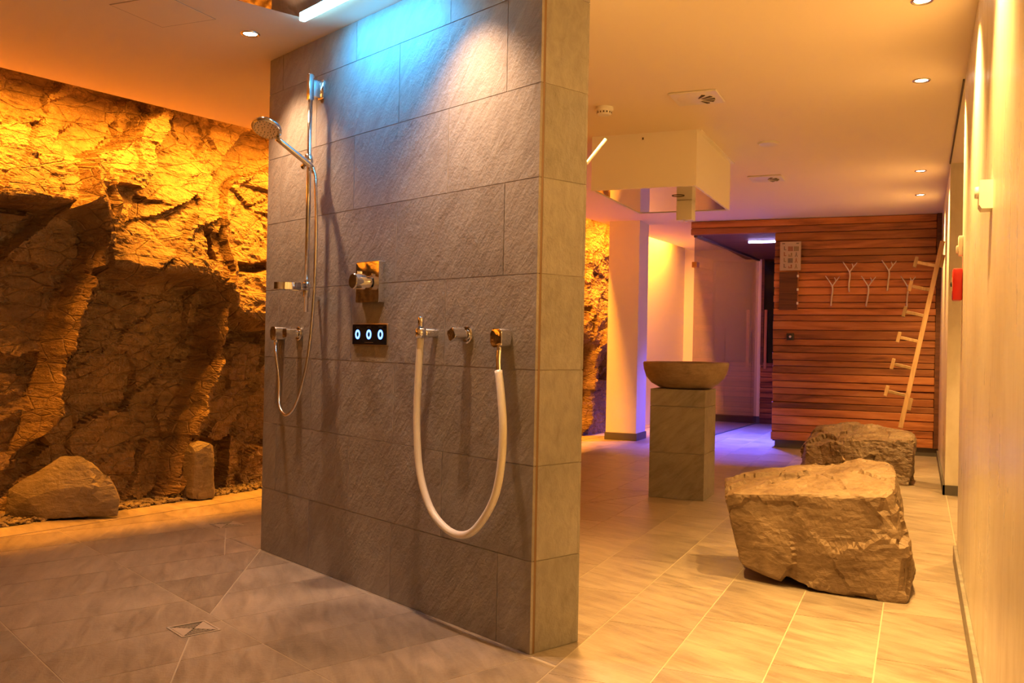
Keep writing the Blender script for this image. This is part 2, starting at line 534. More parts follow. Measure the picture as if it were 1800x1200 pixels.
# shower floor, laid along the partition, cut along the falls to the drains
D1 = (-2.49, 2.77); D2 = (-3.72, 4.40)
cuts = [((-2.52, 2.86), (W(2.086, 0, 0.0).x, W(2.086, 0, 0).y)), ((-2.43, 2.68), (-2.05, 2.15)),
        ((-3.66, 4.32), (-3.25, 3.83))]
def split(poly, cut):
    (ax, ay), (bx, by) = cut
    dx, dy = bx-ax, by-ay; L = math.hypot(dx, dy); dx /= L; dy /= L
    ts = [((p[0]-ax)*dx+(p[1]-ay)*dy)/L for p in poly]
    cxm = sum(ts)/len(ts)
    if cxm < -0.02 or cxm > 1.02: return [poly]
    nx, ny = -dy, dx; c = -(nx*ax+ny*ay)
    return [clip(poly, nx, ny, c-G), clip(poly, -nx, -ny, -c-G)]
SW, SL = 0.3515, 0.665
for i in range(-1, 16):
    s0 = -0.02 + i*SW
    for j in range(-2, 6):
        d0 = 0.68 + (j-1)*SL
        c = W(s0+SW/2, 0, d0+SL/2)
        poly = tile_poly(c.x, c.y, SW-2*G, SL-2*G, SROT)
        pl = clip(poly, -1, 0, XB-G)
        if c.y < 0.9 and c.x > -2.0: pass
        parts = []
        a = clip(pl, -nSY[0], -nSY[1], -nSY[2])              # in front of the face plane
        b = clip(clip(clip(pl, nSY[0], nSY[1], nSY[2]), -nSY[0], -nSY[1], -nSY[2]+1.02-G), nSX[0], nSX[1], nSX[2]-2.11-G)
        whole = clip(clip(pl, -nSY[0], -nSY[1], -nSY[2]+1.02-G), nSX[0], nSX[1], nSX[2]-2.11-G)
        if len(whole) >= 3 and area(whole) > 0.98*area(pl): parts = [whole]
        else: parts = [q for q in (a, b) if len(q) >= 3]
        for q in parts:
            q = clip(q, 0, 1, -0.9)
            if len(q) < 3 or area(q) < 0.001: continue
            pcs = [q]
            for cut in cuts:
                pcs = [r for p_ in pcs for r in split(p_, cut) if len(r) >= 3]
            fl = len(pcs) == 1 and abs(area(pcs[0]) - (SW-2*G)*(SL-2*G)) < 1e-5
            for r in pcs: add_floor_tile(r, SROT, 'shower' if fl else None)
print('floor tiles', n_tiles)

# stone border along the gravel bed
border = tag(mesh_obj('trim_1', B(-5.9, -5.85, -1.5, -1.45, -0.05, -0.03), M['grout']), kind='structure', label='pale stone border along the gravel bed')
def gx(y): return xe(y) - 0.15 - 0.12*max(0, min(1, (y-6)/4))
yb = [-0.4, 0.5, 1.4, 2.3, 3.2, 4.1, 5.0, 5.9, 6.8, 7.7, 8.6, 9.5, 10.4, 11.3, 12.2, 13.1]
for a, b in zip(yb[:-1], yb[1:]):
    w_ = 0.25
    bm = prism([(gx(a), a+0.003), (gx(a)+w_, a+0.003), (gx(b)+w_, b-0.003), (gx(b), b-0.003)], -0.02, 0.003)
    mesh_obj('border_stone', bm, M['tile_floor'], border)

# ------------------------------------------------------------------ structure: ceiling with the lit slot over the rock
bm = bmesh.new()
ys = [-1.6, 3.55, 5.22, 10.2, 14.1]
poly = [(0.2, -1.6), (0.2, 14.1)] + [(xe(y), y) for y in reversed(ys)]
prism(poly, H, H+0.03, bm)
prism([(0.2, 5.40), (1.75, 5.40), (1.75, 8.0), (0.2, 8.0)], H, H+0.03, bm)
ceiling = tag(mesh_obj('ceiling', bm, M['ceiling']), kind='structure', label='smooth white ceiling ending in a lit slot at the rock')
tag(mesh_obj('trim_2', B(0.19, 0.2, 5.5, 7.9, H-0.012, H+0.001), M['slot']), kind='structure', label='dark shadow gap in the ceiling over the side passage')
bm = bmesh.new()
prism([(-6.9, -1.7), (xe(-1.6)+0.6, -1.7), (xe(14.1)+0.6, 14.2), (-6.0, 14.2)], 3.2, 3.25, bm)
for a, b in zip(ys[:-1], ys[1:]):        # upstand closing the slot towards the room
    prism([(xe(a)+0.10, a), (xe(a)+0.13, a), (xe(b)+0.13, b), (xe(b)+0.10, b)], H+0.03, 3.2, bm)
tag(mesh_obj('ceiling_upper', bm, M['ceiling']), kind='structure', label='upper ceiling hidden above the slot')
panel = tag(mesh_obj('trim_3', B(-3.275, -2.965, 3.05, 3.355, H-0.002, H+0.0005), M['ceiling']), kind='structure', label='square access hatch set flush in the ceiling')
for a in ((-3.28, -3.275, 3.045, 3.36), (-2.965, -2.96, 3.045, 3.36), (-3.275, -2.965, 3.045, 3.05), (-3.275, -2.965, 3.355, 3.36)):
    mesh_obj('hatch_joint', B(*a, H-0.0012, H+0.0005), M['hatch'], panel)

# ------------------------------------------------------------------ structure: walls
tag(mesh_obj('wall_right', B(0.2, 0.45, -1.6, 5.45, 0, H), M['plaster']), kind='structure', label='near right wall of polished cream plaster')
tag(mesh_obj('wall_right_rear', B(0.2, 1.75, 7.95, 14.2, 0, H), M['plaster']), kind='structure', label='far right wall behind the side passage')
tag(mesh_obj('wall_passage', B(1.7, 1.75, 5.45, 7.95, 0, H), M['plaster']), kind='structure', label='end wall of the side passage')
tag(mesh_obj('wall_passage_front', B(0.45, 1.75, 5.2, 5.45, 0, H), M['plaster']), kind='structure', label='front wall of the side passage')
tag(mesh_obj('wall_rear', B(-6.9, 0.45, -1.75, -1.6, -0.05, 3.25), M['white']), kind='structure', label='white wall behind the viewer')
bm = B(0.182, 0.2, -1.6, 5.46, 0, 0.085, bevel=0.004)
tag(mesh_obj('baseboard_right', bm, M['tile_col']), kind='structure', label='slate skirting along the near right wall')
bm = bmesh.new(); box(bm, 0.185, 0.2, 7.935, 10.7, 0, 0.075); box(bm, 0.185, 1.7, 7.935, 7.95, 0, 0.075)
tag(mesh_obj('baseboard_right_rear', bm, M['base_dark']), kind='structure', label='dark skirting around the far right wall corner')
bm = bmesh.new(); prism([(xe(12.0)-0.36, 12.0), (xe(12.0)-0.26, 12.0), (xe(14.1)-0.12, 14.1), (xe(14.1)-0.22, 14.1)], 0, 3.2, bm)
tag(mesh_obj('wall_left_rear', bm, M['white']), kind='structure', label='white plaster wall beyond the end of the rock')
wall_back = tag(mesh_obj('wall_back', B(-3.6, -2.12, 14.0, 14.2, 0, 3.2), M['white']), kind='structure', label='white back wall seen through the glass')
for x0, x1 in ((-3.02, -2.64), (-2.63, -2.25)):
    mesh_obj('access_door', B(x0, x1, 13.992, 14.0, 0.11, 1.40, bevel=0.003, seg=1), M['white'], wall_back)
tag(mesh_obj('baseboard_back', B(-3.4, -2.12, 13.985, 14.0, 0, 0.105), M['base_dark']), kind='structure', label='dark skirting of the back wall')
# pillar
pil = tag(mesh_obj('wall_pillar', B(-3.35, -2.985, 10.51, 10.91, 0, H), M['white']), kind='structure', label='square white pillar in front of the far rock')
mesh_obj('skirting', B(-3.362, -2.973, 10.498, 10.922, 0, 0.085, bevel=0.003), M['base_dark'], pil)

# ------------------------------------------------------------------ bedrock wall
def rock_wall():
    NU, NV = 760, 215
    y = np.concatenate([np.linspace(-1.6, 1.0, 80, endpoint=False), np.linspace(1.0, 2.6, 110, endpoint=False), np.linspace(2.6, 6.8, 380, endpoint=False), np.linspace(6.8, 9.6, 90, endpoint=False), np.linspace(9.6, 12.6, 230)])
    NU = len(y)
    z = np.linspace(-0.1, 3.2, NV)
    Y, Z = np.meshgrid(y, z, indexing='ij')
    u = Y.ravel(); v = Z.ravel()
    pts = np.stack([u*0+3.3, u, v], 1)
    # warp so that edges run unevenly
    wu = u + 0.10*fbm(pts*1.9, 3) ; wv = v + 0.10*fbm(pts*1.9+40, 3)
    # overhang line
    zo = np.interp(wu, [-2, 1.5, 3.0, 3.75, 4.24, 4.42, 4.9, 5.24, 5.42, 6.0, 6.6, 8.0, 9.6, 10.4, 11.3, 12.6], [1.5, 1.7, 1.9, 1.90, 1.88, 1.56, 1.50, 1.46, 1.24, 1.20, 1.45, 1.4, 1.5, 1.25, 1.1, 1.2])
    bulge = np.interp(wu, [-2, 3.0, 4.0, 4.34, 4.42, 5.30, 5.40, 6.2, 8, 10, 12.6], [0.44, 0.44, 0.45, 0.44, 0.50, 0.50, 0.46, 0.45, 0.45, 0.34, 0.32])
    top = 0.06
    t = np.clip((2.75 - wv)/(2.75 - zo), 0, 1)
    up = top + (bulge-top)*t**1.15
    und = np.interp(wu, [-2, 3.0, 4.1, 4.5, 5.2, 5.6, 7, 10, 12.6], [0.16, 0.16, 0.14, 0.23, 0.20, 0.16, 0.18, 0.16, 0.14])
    k = 1/(1+np.exp(-(wv-zo+0.045)/0.022))
    low = und + 0.05*np.clip((0.5-wv)/0.5, 0, 1)
    d = up*k + low*(1-k)
    # slanted ribs that catch the light below the overhang
    def rib(line, w0, w1, h, steep=0.35):
        nonlocal d
        zz = np.array([p[1] for p in line]); yy = np.array([p[0] for p in line]); o = np.argsort(zz)
        c = np.interp(wv, zz[o], yy[o])
        a = (wu-c)
        prof = np.where(a < 0, np.clip(1+a/(w0), 0, 1), np.clip(1-a/(w1), 0, 1))
        prof = np.clip(prof*1.5, 0, 1)
        m = 1/(1+np.exp(-(wv-zz.min()+0.02)/0.04)) * 1/(1+np.exp((wv-zz.max()-0.05)/0.05))
        d = np.maximum(d, (h + 0.02*fbm(pts*4, 2))*prof*m + d*(1-prof*m))
    rib([(4.40, 1.95), (4.30, 1.5), (4.17, 1.13), (4.02, 0.45)], 0.035, 0.03, 0.435)
    rib([(5.36, 1.35), (5.20, 0.95), (5.07, 0.67), (4.83, -0.05)], 0.05, 0.035, 0.44)
    rib([(11.0, 1.3), (10.9, 0.8), (10.8, 0.1)], 0.08, 0.08, 0.30)
    # notches
    def notch(y0, y1, z0, z1, dep):
        nonlocal d
        m = np.clip(np.minimum(np.minimum(wu-y0, y1-wu)/0.02, np.minimum(wv-z0, z1-wv)/0.018), 0, 1)
        d = d - dep*m
    notch(5.06, 5.19, 1.62, 1.83, 0.20)
    notch(5.42, 5.85, 1.60, 1.68, 0.16)
    notch(3.5, 4.0, 1.80, 1.85, 0.12)
    notch(10.5, 10.9, 1.52, 1.58, 0.12)
    # fracture blocks and ledges
    rot = np.array([[1, 0, 0], [0, 0.86, 0.50], [0, -0.50, 0.86]])
    q = (pts @ rot.T)
    q = q + 0.08*np.stack([fbm(pts*3, 2), fbm(pts*3+9, 2), fbm(pts*3+21, 2)], 1)
    near = np.ones_like(u)
    d += 0.045*facets(q*np.array([0.01, 2.4, 3.4]), 0.45, 3, 0.55)
    d += 0.018*facets(q*np.array([0.01, 6.0, 9.0]), 0.9, 5, 0.7)
    d += 0.022*facets((q @ np.array([[1, 0, 0], [0, 0.94, -0.34], [0, 0.34, 0.94]]))*np.array([0.01, 2.6, 11.0]), 0.8, 12, 0.5)
    d += 0.026*fbm(pts*np.array([1, 2.6, 4.2]), 5, 0.55, ridged=True)
    d += 0.012*fbm(pts*np.array([1, 11, 22]), 3, 0.6, ridged=True)
    # end of the rock at the far plaster wall: jagged
    endl = 12.15 + 0.25*np.interp(v, [0, 0.6, 1.2, 2.0, 3.2], [0.2, 0.1, -0.1, -0.5, -0.9]) + 0.18*fbm(np.stack([u*0, u*0.3, v*2.2], 1), 3)
    fade = np.clip((u-endl)/0.06, 0, 1)
    d = d*(1-fade) + (-0.12)*fade
    xb = np.interp(u, [p[0] for p in EDGE], [p[1] for p in EDGE]) - ROCK_BACK
    xb = xb + 0.25*np.clip((u-9.5)/2.5, 0, 1)      # the rock steps forward at its far end
    X = xb + d
    co = np.stack([X, u + 0.10*(d-0.2)*-0.2, v], 1)
    me = bpy.data.meshes.new('wall_left')
    idx = np.arange(NU*NV).reshape(NU, NV)
    a = idx[:-1, :-1].ravel(); b = idx[1:, :-1].ravel(); c = idx[1:, 1:].ravel(); e = idx[:-1, 1:].ravel()
    faces = np.stack([a, b, c, e], 1)[:, ::-1]
    me.vertices.add(len(co)); me.vertices.foreach_set('co', co.ravel())
    me.loops.add(faces.size); me.loops.foreach_set('vertex_index', faces.ravel())
    me.polygons.add(len(faces))
    me.polygons.foreach_set('loop_start', np.arange(0, faces.size, 4)); me.polygons.foreach_set('loop_total', np.full(len(faces), 4))
    me.update(calc_edges=True); me.validate()
    bm = bmesh.new(); bm.from_mesh(me)
    if sum(f.normal.x for f in list(bm.faces)[:2000]) < 0: bmesh.ops.reverse_faces(bm, faces=bm.faces)
    bm.to_mesh(me); bm.free()
    me.polygons.foreach_set('use_smooth', np.zeros(len(me.polygons), bool))
    me.materials.append(M['rock'])
    o = bpy.data.objects.new('wall_left', me); link(o)
    return tag(o, kind='structure', label='rough natural rock face forming the left wall')
rock_wall()

# ------------------------------------------------------------------ shower partition, tile by tile
def wall_local(name, kind='structure'): pass
core = bmesh.new(); box(core, -WLEN+0.003, -0.003, 0.003, WTHK-0.003, 0, H)
part = mesh_obj('wall_shower', core, M['grout_wall'], loc=(SA.x, SA.y, 0), rotz=SROT)
tag(part, kind='structure', label='freestanding shower partition clad in grey slate tiles')
zj = [0.0, 0.328, 0.666, 1.007, 1.350, 1.692, 2.028, 2.367, H]
g = 0.0016
def wall_tile(bm_args, nm='tile'):
    return mesh_obj(nm, B(*bm_args), M['tile_wall'], part)
def wtile(x0, x1, z0, z1, face):
    cx, cz = (x0+x1)/2, (z0+z1)/2
    if face in ('front', 'back'):
        y0, y1 = (0.0, 0.012) if face == 'front' else (WTHK-0.012, WTHK)
        jit = 0.0008*random.random()
        bm = B(x0-cx, x1-cx, y0+(jit if face == 'front' else 0), y1, z0-cz, z1-cz)
        o = mesh_obj('tile', bm, M['tile_wall'], part); o.location = (cx, 0, cz)
    else:
        xa = (-0.012, 0.0) if face == 'right' else (-WLEN, -WLEN+0.012)
        cy = (x0+x1)/2
        bm = B(*xa, x0-cy, x1-cy, z0-cz, z1-cz)
        o = mesh_obj('tile', bm, M['tile_wall'], part); o.location = (0, cy, cz)
for r in range(8):
    z0, z1 = zj[r]+g, zj[r+1]-g
    off = 0.185 if r % 2 == 0 else 0.535
    if r == 7: off = 0.535
    if r in (0, 2, 4, 6): off = 0.185
    xs = [0.0] + [s for s in (off + 0.703*k for k in range(-1, 4)) if 0.06 < s < WLEN-0.06] + [WLEN]
    for a, b in zip(xs[:-1], xs[1:]):
        xa = -b + (g if b < WLEN else 0); xb_ = -a - (g if a > 0 else 0.0)
        wtile(xa, xb_, z0, z1, 'front')
        wtile(xa, xb_, z0, z1, 'back')
    wtile(0.0235, WTHK-0.0125, z0, z1, 'right')
    wtile(0.013, WTHK-0.013, z0, z1, 'left')
edge_trim = mesh_obj('edge_trim', B(-0.012, -0.0005, 0.0122, 0.0232, 0, H), M['edge'], part)

# ------------------------------------------------------------------ plank wall and sauna passage
PY = 10.75
pw = mesh_obj('wall_plank', B(-1.49, 0.2, PY+0.05, PY+0.16, 0.07, H), M['board'])
tag(pw, kind='structure', label='sauna wall of rough reddish timber planks')
zz = 0.085
k = 0
while zz < H - 0.02:
    h = random.choice([0.065, 0.075, 0.08, 0.085, 0.095, 0.10])
    if 2.34 < zz + h < 2.42: h = 2.392 - zz
    if zz + h > H - 0.03: h = H - 0.002 - zz
    x0 = -1.492 - random.uniform(0, 0.012)
    if zz > 2.35: x0 = -2.42 - random.uniform(0, 0.03)
    dy = random.uniform(0.0, 0.04)
    bm = B(x0, 0.155 + random.uniform(-0.006, 0.006), PY-0.012+dy, PY+0.07, -h/2+0.0025, h/2-0.0025, bevel=0.005, seg=1)
    o = mesh_obj('plank', bm, M['plank'], pw); o.location = (0, 0, zz+h/2)
    zz += h; k += 1
o = mesh_obj('end_board', B(0.155, 0.2, PY-0.005, PY+0.08, 0.085, H), M['board'], pw)
mesh_obj('plinth', B(-1.46, 0.2, PY+0.02, PY+0.1, 0, 0.085), M['base_dark'], pw)
# header over the passage, backing
mesh_obj('header', B(-2.40, -1.49, PY+0.05, PY+0.16, 2.395, H), M['board'], pw)
# side wall of the sauna along the passage and its end with the dark door
sw_ = mesh_obj('wall_sauna', B(-1.48, -1.40, PY+0.16, 14.0, 0, H), M['board'])
tag(sw_, kind='structure', label='inner sauna wall along the passage')
zz = 0.09
while zz < 2.38:
    h = random.choice([0.085, 0.095, 0.105])
    o = mesh_obj('plank', B(-1.50, -1.478, PY+0.17, 13.9, -h/2+0.003, h/2-0.003), M['plank'], sw_); o.location = (0, 0, zz+h/2)
    zz += h
pc = mesh_obj('ceiling_passage', B(-2.36, -1.5, PY+0.16, 14.0, 2.40, 2.45), M['board'])
tag(pc, kind='structure', label='low dark ceiling of the sauna passage')
# end of the passage: dark glass door above/among planks
we = mesh_obj('wall_passage_end', B(-2.12, -1.48, 14.0, 14.1, 0, 2.45), M['board'])
tag(we, kind='structure', label='timber end of the sauna passage')
zz = 0.08
while zz < 0.86:
    h = 0.075
    o = mesh_obj('plank', B(-2.12, -1.5, 13.975, 14.0, -h/2+0.006, h/2-0.006), M['plank'], we); o.location = (0, 0, zz+h/2); zz += h
dr = thing('sauna_door', 'dark glass sauna door with upright wooden handle at the passage end', 'door', (-1.80, 13.96, 0.86))
mesh_obj('pane', B(-0.28, 0.28, 0, 0.012, 0.03, 1.5), M['black_glass'], dr)
mesh_obj('frame', B(-0.32, -0.28, -0.005, 0.04, 0, 1.54), M['board'], dr)
mesh_obj('handle', B(-0.262, -0.222, -0.07, -0.04, -0.06, 0.80, bevel=0.006), M['handle_wood'], dr)
for z_ in (0.10, 0.62):
    mesh_obj('handle_mount', B(-0.25, -0.235, -0.04, 0.0, z_, z_+0.015), M['chrome'], dr)

# glass screen of the passage
ga = Vector((-2.40, PY+0.03, 0)); gb = Vector((-2.17, 13.98, 0))
grot = math.atan2((gb-ga).y, (gb-ga).x)
gl = thing('glass_screen', 'tall clear glass screen beside the sauna passage', 'glass screen', ga, grot)
GLN = (gb-ga).length
mesh_obj('pane', B(0, GLN, -0.005, 0.005, 0.006, 2.385), M['glass'], gl)
mesh_obj('top_rail', B(0.02, GLN, -0.02, 0.02, 2.372, 2.40), M['base_dark'], gl)
mesh_obj('floor_channel', B(0.0, GLN, -0.01, 0.01, 0.0, 0.012), M['base_dark'], gl)
hg = mesh_obj('clamp', B(-0.012, 0.09, -0.03, 0.03, 2.02, 2.085, bevel=0.004), M['brass'], gl)

# ------------------------------------------------------------------ lamps
def spot(name, parent, loc, power, color, angle, blend, radius=0.025, direction=(0, 0, -1)):
    ld = bpy.data.lights.new(name, 'SPOT')
    ld.energy = power; ld.color = color; ld.spot_size = math.radians(angle); ld.spot_blend = blend
    ld.shadow_soft_size = radius
    o = bpy.data.objects.new(name, ld); o.location = loc
    o.rotation_euler = Vector(direction).to_track_quat('-Z', 'Y').to_euler()
    return link(o, parent)

ring_bm = lathe([(0.046, 0.0), (0.046, -0.004), (0.041, -0.007), (0.034, -0.004), (0.031, 0.0)], 28)
ring_me = bpy.data.meshes.new('ring'); ring_bm.to_mesh(ring_me); ring_bm.free(); ring_me.materials.append(M['chrome_soft'])
for p in ring_me.polygons: p.use_smooth = True
lens_bm = lathe([(0.0, -0.0035), (0.02, -0.003), (0.0325, -0.0015), (0.0325, 0.0)], 24)
lens_me = bpy.data.meshes.new('lens'); lens_bm.to_mesh(lens_me); lens_bm.free(); lens_me.materials.append(M['lens'])
def downlight(x, y, power, label, group='recessed ceiling downlights', angle=105, blend=0.7, color=HALOGEN, direction=(0, 0, -1)):
    t = thing('ceiling_downlight', label, 'downlight', (x, y, H), 0, group)
    link(bpy.data.objects.new('ring', ring_me), t)
    link(bpy.data.objects.new('lens', lens_me), t)
    spot('lamp', t, (0, 0, -0.012), power, color, angle, blend, 0.03, direction)
    return t
ROWX = -0.012
for y_, lab in ((0.46, 'downlight added behind the viewer to bounce light off the right wall'),  # unseen lamp, added to throw more bounce light into the room
                (1.71, 'downlight added beside the viewer to bounce light off the right wall'),  # likewise added out of view, for bounce off the near wall
                (2.96, 'recessed downlight in the right row, just above the top of the picture'),
                (4.21, 'recessed downlight cut by the top edge of the picture'),
                (5.453, 'recessed downlight in the right row, the nearest wholly in view'),
                (8.19, 'recessed downlight in the right row, second from the plank wall'),
                (9.443, 'recessed downlight in the right row, closest to the plank wall')):
    downlight(ROWX, y_, P_ROW*(0.9 if y_ < 3 else 1.0 if y_ < 5 else 0.9), lab, angle=(90 if y_ < 3 else 100 if y_ < 6 else 90), blend=0.85, direction=(0.22, 0.25 if y_ > 9 else 0.0, -1))
downlight(0.95, 6.7, P_ROW*0.9, 'recessed downlight inside the side passage, hidden by the right wall')
TOWALL = (SY.x*0.12, SY.y*0.12, -1)
downlight(-2.945, 3.578, P_SHOWER, 'recessed downlight above the hand shower at the left end of the partition', angle=94, blend=0.95, direction=TOWALL, color=SHOWER_COL)
p2 = W(0.36, 0, 0.27)
downlight(p2.x, p2.y, P_SHOWER, 'recessed downlight above the white hose, over the top edge of the picture', angle=94, blend=0.95, direction=TOWALL, color=SHOWER_COL)
downlight(-1.25, 3.56, P_ROW*1.0, 'recessed downlight behind the partition, just above the top of the picture', angle=88, blend=0.85)

# amber strip in the slot
cs = thing('cove_light_strip', 'amber light strip hidden in the ceiling slot above the rock', 'light strip', (xe(2.0), 2.0, H+0.3))
segs = [(0.2, 3.55), (3.55, 5.22), (5.22, 10.2), (10.2, 13.3)]
for a, b in segs:
    pa = Vector((xe(a)-0.045, a, H+0.25)); pb = Vector((xe(b)-0.045, b, H+0.25))
    L = (pb-pa).length; mid = (pa+pb)/2
    ld = bpy.data.lights.new('lamp', 'AREA'); ld.shape = 'RECTANGLE'; ld.size = L; ld.size_y = 0.03
    ld.energy = P_COVE*L*(1.0 if a < 5 else 1.7); ld.color = AMBER; ld.spread = math.radians(100 if a < 5 else 135)
    o = bpy.data.objects.new('lamp', ld)
    xdir = (pb-pa).normalized()
    dirv = (Vector((-0.5 if a < 5 else -0.15, 0.0, -1))).normalized()
    zdir = -(dirv - xdir*dirv.dot(xdir)).normalized()
    ydir = zdir.cross(xdir)
    m = Matrix((xdir, ydir, zdir)).transposed().to_4x4(); m.translation = mid
    link(o, cs); o.matrix_parent_inverse = Matrix.Identity(4)
    o.matrix_local = Matrix.Translation(-Vector(cs.location)) @ m
    ang = math.atan2(xdir.y, xdir.x)
    r = mesh_obj('profile', B(-L/2, L/2, -0.02, 0.02, 0.006, 0.03), M['steel'], cs)
    r.location = mid - Vector(cs.location); r.rotation_euler = (0, 0, ang)

# rain shower plate in the ceiling with a cyan light bar
pc_ = W(0.95, 0, 0.55)
rs = thing('rain_shower_panel', 'mirror-polished ceiling shower plate edged with a cyan light bar', 'ceiling shower', (pc_.x, pc_.y, H), SROT)
mesh_obj('plate', B(-0.41, 0.41, -0.42, 0.352, -0.008, 0.0, bevel=0.001, seg=1), M['mirror'], rs)
mesh_obj('light_bar', B(-0.405, 0.405, 0.322, 0.350, -0.026, -0.009, bevel=0.003), M['led_cyan'], rs)
ld = bpy.data.lights.new('lamp', 'AREA'); ld.shape = 'RECTANGLE'; ld.size = 0.62; ld.size_y = 0.02
ld.energy = P_LED; ld.color = BLUE; ld.spread = math.radians(120)
o = bpy.data.objects.new('lamp', ld); link(o, rs); o.location = (0, 0.345, -0.032)
o.rotation_euler = Vector((0, 0.75, -0.66)).to_track_quat('-Z', 'Y').to_euler()

# violet bar in the passage
vb = thing('violet_light_bar', 'violet light bar under the dark passage ceiling', 'light bar', (-1.70, 11.5, 2.40))
mesh_obj('tube', B(-0.21, 0.19, -0.02, 0.02, -0.035, -0.008, bevel=0.006), M['led_violet'], vb)
mesh_obj('mount', B(-0.21, 0.19, -0.024, 0.024, -0.008, 0.0), M['base_dark'], vb)
ld = bpy.data.lights.new('lamp', 'AREA'); ld.shape = 'RECTANGLE'; ld.size = 0.4; ld.size_y = 0.03
ld.energy = P_BAR; ld.color = VIOLET; ld.spread = math.radians(98)
o = bpy.data.objects.new('lamp', ld); link(o, vb); o.location = (-0.01, 0, -0.04)

# ------------------------------------------------------------------ shower fittings (local frame of the partition)
def wthing(name, label, cat, s, z, group=None):
    p = W(s, z, 0)
    return thing(name, label, cat, p, SROT, group)
# in local coordinates: x to the right along the wall, -y out of the wall, z up
ROTX = Matrix.Rotation(math.radians(90), 4, 'X')      # lathe axis z -> -y
def out_lathe(profile, seg=32, at=(0, 0, 0)):
    return lathe(profile, seg, mat=Matrix.Translation(at) @ ROTX)
def out_prism(poly, o0, o1, at=(0, 0), bev=0.0):
    """polygon in the wall plane (x, z) pushed out from o0 to o1"""
    bm = prism(poly, o0, o1)
    if bev:
        bmesh.ops.bevel(bm, geom=[e for e in bm.edges if all(abs(v.co.z-o1) < 1e-6 for v in e.verts)], offset=bev, segments=2, affect='EDGES', profile=0.5)
    bm.transform(Matrix.Translation((at[0], 0, at[1])) @ ROTX)
    return bm

# riser rail with slider and soap ring
rl = wthing('shower_rail', 'tall chrome shower rail at the left end of the tiled partition', 'shower rail', 1.535, 1.23)
mesh_obj('rail', tube([(0, -0.065, 0.0), (0, -0.065, 1.12)], 0.011, 20), M['chrome'], rl, True)
smooth_by_angle(mesh_obj('top_cap', B(-0.013, 0.013, -0.080, -0.052, 1.0, 1.125, bevel=0.004), M['chrome'], rl))
smooth_by_angle(mesh_obj('wall_bracket', B(-0.012, 0.012, -0.056, 0.0, 1.02, 1.10, bevel=0.003), M['chrome'], rl))
smooth_by_angle(mesh_obj('bracket_plate', out_prism(rounded_rect(0.05, 0.09, 0.006), 0, 0.012, (0, 1.06), 0.002), M['chrome'], rl))
smooth_by_angle(mesh_obj('lower_bracket', B(-0.009, 0.009, -0.058, 0.0, 0.055, 0.075, bevel=0.003), M['chrome'], rl))
sl = mesh_obj('slider', lathe([(0.011, -0.028), (0.02, -0.026), (0.021, 0.026), (0.011, 0.028)], 24, mat=Matrix.Translation((0, -0.065, 0.715))), M['chrome'], rl, True)
mesh_obj('knob', tube([(-0.018, -0.065, 0.705), (-0.05, -0.07, 0.69)], 0.014, 16), M['chrome'], sl, True)
# soap ring: flat oval tray
ringp = [(0.052*math.cos(a), -0.145+0.085*math.sin(a)) for a in np.linspace(0, 2*math.pi, 37)[:-1]]
ringi = [(0.047*math.cos(a), -0.145+0.080*math.sin(a)) for a in np.linspace(0, 2*math.pi, 37)[:-1]]
bm = bmesh.new()
vo = [[bm.verts.new((x, y, z_)) for x, y in pl] for pl, z_ in ((ringp, 0.10), (ringp, 0.132), (ringi, 0.132), (ringi, 0.10))]
for a in range(4):
    b = (a+1) % 4
    for k in range(36):
        j = (k+1) % 36
        bm.faces.new((vo[a][k], vo[a][j], vo[b][j], vo[b][k]))
bmesh.ops.recalc_face_normals(bm, faces=bm.faces)
sd = smooth_by_angle(mesh_obj('soap_ring', bm, M['chrome'], rl))
mesh_obj('tray', prism(ringi, 0.102, 0.107), M['chrome_soft'], sd)
mesh_obj('clamp', lathe([(0.012, 0.07), (0.017, 0.072), (0.017, 0.14), (0.012, 0.142)], 20, mat=Matrix.Translation((0, -0.065, 0))), M['chrome'], rl, True)

# hand shower
hs = wthing('hand_shower', 'chrome hand shower head leaning out from the rail', 'hand shower', 1.535, 1.93)
h0 = Vector((0.03, -0.062, -0.02)); h1 = Vector((0.0, -0.235, 0.095))
axis = (h1-h0).normalized()
mesh_obj('handle', tube([h0, h0+axis*0.02, h0+axis*0.10, h1-axis*0.03, h1], [0.011, 0.0145, 0.0145, 0.0125, 0.012], 20), M['chrome'], hs, True)
hc = h1 + axis*0.055 + Vector((0, 0, 0.012))
nrm = Vector((0.28, -0.38, -0.88)).normalized()
hm = Matrix.Translation(hc) @ nrm.to_track_quat('Z', 'Y').to_matrix().to_4x4()
mesh_obj('head', lathe([(0.0, -0.026), (0.034, -0.024), (0.059, -0.014), (0.071, 0.0), (0.071, 0.008), (0.067, 0.011), (0.0, 0.011)], 40, mat=hm), M['chrome'], hs, True)
fp = smooth_by_angle(mesh_obj('spray_face', lathe([(0.0, 0.0135), (0.062, 0.0132), (0.064, 0.0105)], 40, mat=hm), M['chrome_soft'], hs))
bm = bmesh.new()
for rr, nn in ((0.02, 8), (0.038, 14), (0.054, 22)):
    for k in range(nn):
        a = 2*math.pi*k/nn
        lathe([(0.0, 0.0158), (0.0018, 0.0155), (0.0022, 0.013)], 6, bm=(b2 := bmesh.new()), mat=hm @ Matrix.Translation((rr*math.cos(a), rr*math.sin(a), 0)))
        me_ = bpy.data.meshes.new('tmp'); b2.to_mesh(me_); b2.free(); bm.from_mesh(me_); bpy.data.meshes.remove(me_)
mesh_obj('nozzles', bm, M['base_dark'], fp)

